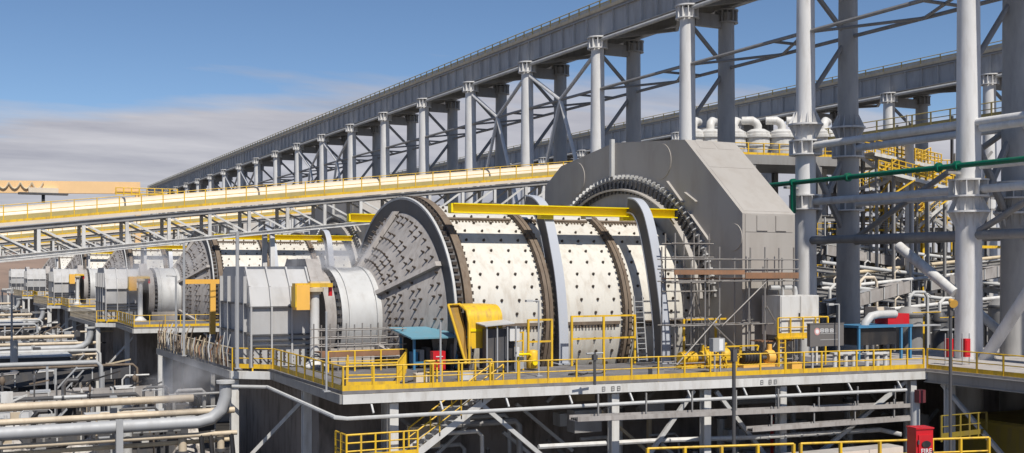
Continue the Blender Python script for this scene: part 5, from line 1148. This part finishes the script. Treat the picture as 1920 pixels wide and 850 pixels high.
# ------------------------------------------------------------------ steam
def steam(px, py, dd, rx, ry, rz, dens, label):
    c_ = W(px, py, d=dd); m_ = MB(); m_.lathe_z([(math.sin(math.pi * k / 10) + .001, -math.cos(math.pi * k / 10)) for k in range(11)], (0, 0, 0), 20)
    nm = 'steam_' + str(px); m = bpy.data.materials.new(nm); m.use_nodes = True; n = m.node_tree; n.nodes.clear(); L = n.links.new
    o_ = n.nodes.new('ShaderNodeOutputMaterial'); v = n.nodes.new('ShaderNodeVolumePrincipled'); v.inputs['Color'].default_value = (.9, .9, .92, 1); v.inputs['Anisotropy'].default_value = .2
    tc_ = n.nodes.new('ShaderNodeTexCoord'); ns = n.nodes.new('ShaderNodeTexNoise'); ns.inputs['Scale'].default_value = 1.6; ns.inputs['Detail'].default_value = 4; L(tc_.outputs['Object'], ns.inputs['Vector'])
    ln = n.nodes.new('ShaderNodeVectorMath'); ln.operation = 'LENGTH'; L(tc_.outputs['Object'], ln.inputs[0])
    def mm(op, a, b):
        q = n.nodes.new('ShaderNodeMath'); q.operation = op
        for i_, x in enumerate((a, b)):
            if isinstance(x, (int, float)): q.inputs[i_].default_value = x
            else: L(x, q.inputs[i_])
        return q.outputs[0]
    f_ = mm('MAXIMUM', mm('SUBTRACT', mm('MULTIPLY', ns.outputs['Fac'], 2.0), mm('ADD', mm('MULTIPLY', ln.outputs['Value'], .9), .35)), 0.0)
    L(mm('MULTIPLY', f_, dens), v.inputs['Density']); L(v.outputs[0], o_.inputs['Volume']); MATS[nm] = m
    me = m_.mesh('steam', nm); ob = bpy.data.objects.new('steam', me); col.objects.link(ob); ob.location = c_; ob.scale = (rx, ry, rz); ob['kind'] = 'stuff'; ob['label'] = label; ob['category'] = 'steam'
    return ob
steam(630, 487, 68, 3.4, 2.0, 1.7, 1.5, 'thin steam drifting above the trunnion hood')
steam(345, 715, 60, 2.6, 1.8, 2.0, .8, 'thin steam rising beside the grey pipe elbow')
steam(280, 500, 118, 5.0, 3.0, 3.0, .7, 'faint steam above the far feed chutes')

# ------------------------------------------------------------------ valves, stands and boxes in the lower left yard
random.seed(5)
for k in range(3):
    yo = PITCH * k; o_ = ('near', 'second', 'third')[k]
    t = thing('valve_station', (4, 69 + yo, 0), f'tangle of valves, stands and small pipes in the lower yard left of the {o_} mill', 'valve station', 'valve stations in the lower yard')
    for j in range(150 if k < 2 else 70):
        x = random.uniform(-14, 13); y = random.choice((68.5, 70.5, 75.5, 79, 82, 86, 91, 95, 100, 105)) + yo + random.uniform(-.8, .8); z = random.uniform(3.5, 9.3); L_ = random.uniform(.6, 3.2); r_ = random.choice((.05, .07, .1, .14)); mt = random.choice(('galvanised', 'light_grey', 'dark_steel', 'dark_steel', 'rust', 'white', 'tan_pipe', 'black'))
        sh = j % 5
        if sh == 0: MB().beam((x, y, 0), (x, y, z), .14, .14).build('stand', 'galvanised', t)
        elif sh == 1: MB().tube([(x, y, z - 2), (x, y, z - .3), (x + .25, y, z), (x + L_, y, z)], r_, 8).build('pipe', mt, t)
        elif sh == 2: MB().beam((x, y, z), (x + L_, y, z - L_ * random.uniform(-.7, .7)), .1, .12).build('brace', mt, t)
        elif sh == 3:
            MB().bar((x, y, z - 2.2), (x, y, z), r_, 8).build('pipe', mt, t); MB().bar((x, y, z - .9), (x, y, z - .6), r_ * 2.2, 10).build('valve_body', random.choice(('dark_steel', 'yellow', 'rust')), t); MB().tube([(x + .3 * math.cos(a_ * math.pi / 5), y - .25, z - .75 + .3 * math.sin(a_ * math.pi / 5)) for a_ in range(10)], .03, 5, True).build('hand_wheel', 'dark_steel', t)
        else: MB().box((x, y, z), (random.uniform(.4, 1.4), random.uniform(.4, 1), random.uniform(.3, 1))).build('junction_box', random.choice(('light_grey', 'dark_steel', 'steel_grey', 'rust')), t)

# ------------------------------------------------------------------ more steelwork and stairs behind the tall columns
for k, (pa_, pb_, dd, lab) in enumerate((((1545, 478), (1745, 512), 104, 'upper sloping pale launder behind the bent grey duct'), ((1740, 545), (1960, 500), 100, 'sloping pale launder behind the tall column foot'), ((1545, 590), (1700, 548), 86, 'lower sloping pale launder behind the cream crate'))):
    a, b = W(*pa_, d=dd), W(*pb_, d=dd + 3); launder(a.x, a.y, b.x, b.y, a.z, b.z, .8, lab.replace('pale', 'dusty'), 'dusty_steel')
for k, (pa_, pb_, dd, lab) in enumerate((((1600, 338), (1690, 300), 118, 'rear yellow stair flight climbing right beside the dark column'), ((1700, 300), (1612, 352), 121, 'rear yellow stair flight descending left under the upper walkway'), ((1790, 330), (1720, 372), 116, 'rear yellow stair flight left of the second tall column'), ((1612, 380), (1690, 428), 117, 'rear yellow stair flight just above the grey tie'), ((1735, 400), (1795, 440), 116, 'small yellow stair flight beside the column collar'))):
    a, b = W(*pa_, d=dd), W(*pb_, d=dd - 1)
    if a.z < b.z: a, b = b, a
    sd = (b - a).cross(up).normalized(); stairs(a, b, 1.5, lab, -sd if sd.y > 0 else sd, name='stair_flight', group='yellow stair flights at right')
sf = thing('steel_bracing', (70, 100, 0), 'web of grey and yellow steel beams round the stairs in the right background', 'steelwork')
random.seed(33)
for k in range(150):
    px, py, dd = random.uniform(1535, 1910), random.uniform(330, 600), random.uniform(106, 124); a = W(px, py, d=dd)
    L_ = random.uniform(1.5, 6); kind = k % 4
    if kind == 0: b = a + Vector((L_, 0, 0))
    elif kind == 1: b = a + Vector((0, 0, L_))
    elif kind == 2: b = a + Vector((L_ * .7, 0, L_ * .6 * random.choice((-1, 1))))
    else: b = a + Vector((0, L_, 0))
    MB().beam(a, b, random.choice((.1, .16, .2)), random.choice((.12, .2, .26))).build('beam', random.choice(('steel_grey', 'light_grey', 'white', 'steel_grey', 'yellow', 'dark_steel')), sf)
for px in (1548, 1600, 1660, 1715, 1772, 1850, 1905):
    q = W(px, 500, d=115); MB().ibeam((q.x, q.y, 0), (q.x, q.y, W(px, 330, d=115).z), .35, .35, .05).build('post', 'steel_grey', sf)
for z in (13, 16.5, 20, 23.5):
    a, b = W(1540, 500, d=115), W(1910, 500, d=115); a.z = b.z = z; MB().ibeam(a, b, .3, .45, .05).build('beam', 'steel_grey', sf)
# ------------------------------------------------------------------ small things left lying on the platform
for k, (px, py, lab) in enumerate(((705, 722, 'coiled black hose on the deck at the left corner'), (1080, 704, 'coiled black hose on the deck between the arches'))):
    p = fl(px, py); t = thing('coiled_hose', p, lab, 'hose', 'coiled hoses on the deck')
    MB().tube([(p.x + (.45 - .012 * j) * math.cos(j * .5), p.y + (.45 - .012 * j) * math.sin(j * .5), ZF + .05 + .002 * j) for j in range(30)], .035, 6).build('coil', 'black', t)
    MB().tube([(p.x + .45, p.y, ZF + .04), (p.x + 1.0, p.y + .5, ZF + .04), (p.x + 1.7, p.y + .3, ZF + .04), (p.x + 2.4, p.y + 1.0, ZF + .04)], .035, 6).build('loose_end', 'black', t)
for k, (px, py, mat, lab) in enumerate(((872, 712, 'white', 'white plastic crate on the deck beside the blue kiosk'), (1230, 706, 'steel_grey', 'grey toolbox on the deck by the right arch'), (790, 716, 'cream', 'small cream bucket stand near the red hose cabinet'), (1490, 694, 'orange_yellow', 'orange toolbox under the white cabinet stand'))):
    p = fl(px, py); t = thing('tool_box', p, lab, 'box', 'boxes on the deck')
    MB().box2((p.x - .35, p.y - .2, ZF), (p.x + .35, p.y + .2, ZF + .36)).build('body', mat, t); MB().box2((p.x - .37, p.y - .22, ZF + .365), (p.x + .37, p.y + .22, ZF + .43)).build('lid', mat, t); MB().tube([(p.x - .2, p.y, ZF + .43), (p.x - .2, p.y, ZF + .52), (p.x + .2, p.y, ZF + .52), (p.x + .2, p.y, ZF + .43)], .02, 6).build('handle', 'black', t)

# ------------------------------------------------------------------ inclined yellow-railed walkways in the right background
for k, (pa_, pb_, dd, lab) in enumerate((((1640, 286), (1765, 313), 103, 'upper inclined walkway with dense yellow rails behind the green pipe'), ((1672, 322), (1800, 356), 101, 'lower inclined walkway with dense yellow rails below the green pipe'), ((1630, 352), (1745, 300), 105, 'rising inclined walkway with yellow rails crossing behind the green pipe'))):
    a, b = W(*pa_, d=dd), W(*pb_, d=dd + 2); t = thing('inclined_walkway', a, lab, 'walkway', 'inclined yellow walkways'); back = Vector((0, 1.6, 0))
    MB().beam(a + back * .5, b + back * .5, 1.6, .1).build('floor', 'galvanised', t)
    for o_ in (Vector(), back):
        MB().beam(a + o_ - up * .15, b + o_ - up * .15, .08, .3).build('stringer', 'white', t)
        for h_ in (.4, .75, 1.15): MB().bar(a + o_ + up * h_, b + o_ + up * h_, .05, 6).build('hand_rail', 'yellow', t)
        for j in range(11): q = a.lerp(b, j / 10) + o_; MB().beam(q, q + up * 1.15, .09, .09).build('rail_post', 'yellow', t)
    for j in range(4): q = a.lerp(b, (j + .5) / 4) + back * .5; MB().beam((q.x, q.y, 0), q - up * .1, .22, .22).build('support', 'steel_grey', t)
    for j in range(3): q0, q1 = a.lerp(b, j / 3 + .05), a.lerp(b, (j + 1) / 3); MB().beam(q0 - up * 1.8, q1 - up * .2, .12, .12).build('brace', 'yellow', t)
# ------------------------------------------------------------------ pumps, pipes and bracing in the shade below the platform
random.seed(12)
ub = thing('underfloor_piping', (30, 53, 0), 'tangle of grey pipes, pumps and braces in the shade below the platform', 'piping')
for k in range(95):
    x = random.uniform(17, 56); y = random.uniform(49.5, 55.8); z = random.uniform(1.5, 9.2); L_ = random.uniform(1.2, 5); r_ = random.choice((.06, .1, .16, .22)); mt = random.choice(('light_grey', 'galvanised', 'white', 'dusty_steel', 'tan_pipe', 'steel_grey', 'red' if k % 9 == 0 else 'light_grey'))
    if k % 4 == 0: MB().tube([(x, y, z), (x + L_, y, z), (x + L_ + .25, y, z - .25), (x + L_ + .3, y, z - 2)], r_, 8).build('pipe', mt, ub)
    elif k % 4 == 1: MB().beam((x, y, z), (x + L_, y, z + random.choice((-1, 1)) * L_ * .8), .16, .16).build('brace', mt, ub)
    elif k % 4 == 2: MB().bar((x, y, 0), (x, y, z), r_, 8).build('riser', mt, ub); MB().bar((x, y, z - .3), (x, y, z - .1), r_ * 1.8, 10).build('pipe_flange', 'dark_steel', ub)
    else: MB().box((x, y, z), (random.uniform(.5, 1.6), .8, random.uniform(.4, 1.2))).build('equipment_box', mt, ub)
# pale slurry lumps spilled in the lower left yard
sl = MB(); nx_, ny_ = 90, 34; vs = []
from mathutils import noise as mnoise
for j in range(ny_):
    for i in range(nx_):
        x = -16 + i * 30 / (nx_ - 1); y = 66.3 + j * 13 / (ny_ - 1)
        h = mnoise.noise(Vector((x * .45, y * .45, 3.1))) * 1.3 + mnoise.noise(Vector((x * 1.6, y * 1.6, 7))) * .5 + mnoise.noise(Vector((x * 4, y * 4, 1))) * .16
        vs.append((x, y, max(.03, 6.1 + h * 1.5 - abs(j / (ny_ - 1) - .5) * 2.6)))
sl.add(vs, [(j * nx_ + i, j * nx_ + i + 1, (j + 1) * nx_ + i + 1, (j + 1) * nx_ + i) for j in range(ny_ - 1) for i in range(nx_ - 1)])
paint('slurry', (0.50, 0.46, 0.42), 0.8, var=0.25, dirt=0.85, dirt_rgb=(0.10, 0.085, 0.075), scale=0.7, bump=0.4, streak=False)
so = sl.build('slurry_spill', 'slurry', org=(0, 70, 0)); so['kind'] = 'stuff'; so['label'] = 'pale lumpy slurry spilled over the lower left yard'; so['category'] = 'slurry'

# ------------------------------------------------------------------ manifolds packed round the pipe racks
random.seed(44)
for k in range(3):
    yo = PITCH * k; o_ = ('near', 'second', 'third')[k]
    t = thing('pipe_manifold', (8, 64.5 + yo, 0), f'crowded manifold of thin pipes, valves and posts behind the {o_} pipe rack', 'manifold', 'manifolds behind the pipe racks')
    for j in range(120 if k < 2 else 60):
        x = random.uniform(-6, 12.6); y = random.uniform(63.6, 66.4) + yo if j % 2 else random.uniform(72, 84) + yo; z = random.uniform(6.4, 9.4); L_ = random.uniform(.5, 2.6); r_ = random.choice((.035, .05, .07, .1)); mt = random.choice(('galvanised', 'light_grey', 'dark_steel', 'black', 'rust', 'white', 'buff', 'dark_steel', 'yellow' if j % 4 == 0 else 'steel_grey'))
        sh = j % 6
        if sh == 0: MB().beam((x, y, 0), (x, y, z), .1, .1).build('post', random.choice(('galvanised', 'dark_steel')), t)
        elif sh == 1: MB().tube([(x, y, z - 1.6), (x, y, z - .25), (x + .2, y, z), (x + L_, y, z), (x + L_ + .15, y, z - .15), (x + L_ + .15, y, z - 1.2)], r_, 8).build('pipe', mt, t)
        elif sh == 2: MB().beam((x, y, z), (x + L_, y + .3, z + L_ * random.uniform(-.6, .6)), .07, .1).build('brace', mt, t)
        elif sh == 3: MB().bar((x, y, z), (x + L_ * 1.6, y, z), r_, 8).build('pipe', mt, t); MB().bar((x + .4, y, z), (x + .52, y, z), r_ * 2.1, 10).build('pipe_flange', 'dark_steel', t)
        elif sh == 4: MB().lathe_z([(r_ * 1.2, -.25), (r_ * 2.4, -.1), (r_ * 2.4, .1), (r_ * 1.2, .25)], (x, y, z), 10).build('valve_body', random.choice(('dark_steel', 'rust', 'white')), t); MB().bar((x, y, z - 1.5), (x, y, z + .5), r_, 8).build('pipe', mt, t)
        else: MB().box((x, y, z), (random.uniform(.25, .8), .4, random.uniform(.2, .6))).build('junction_box', mt, t)
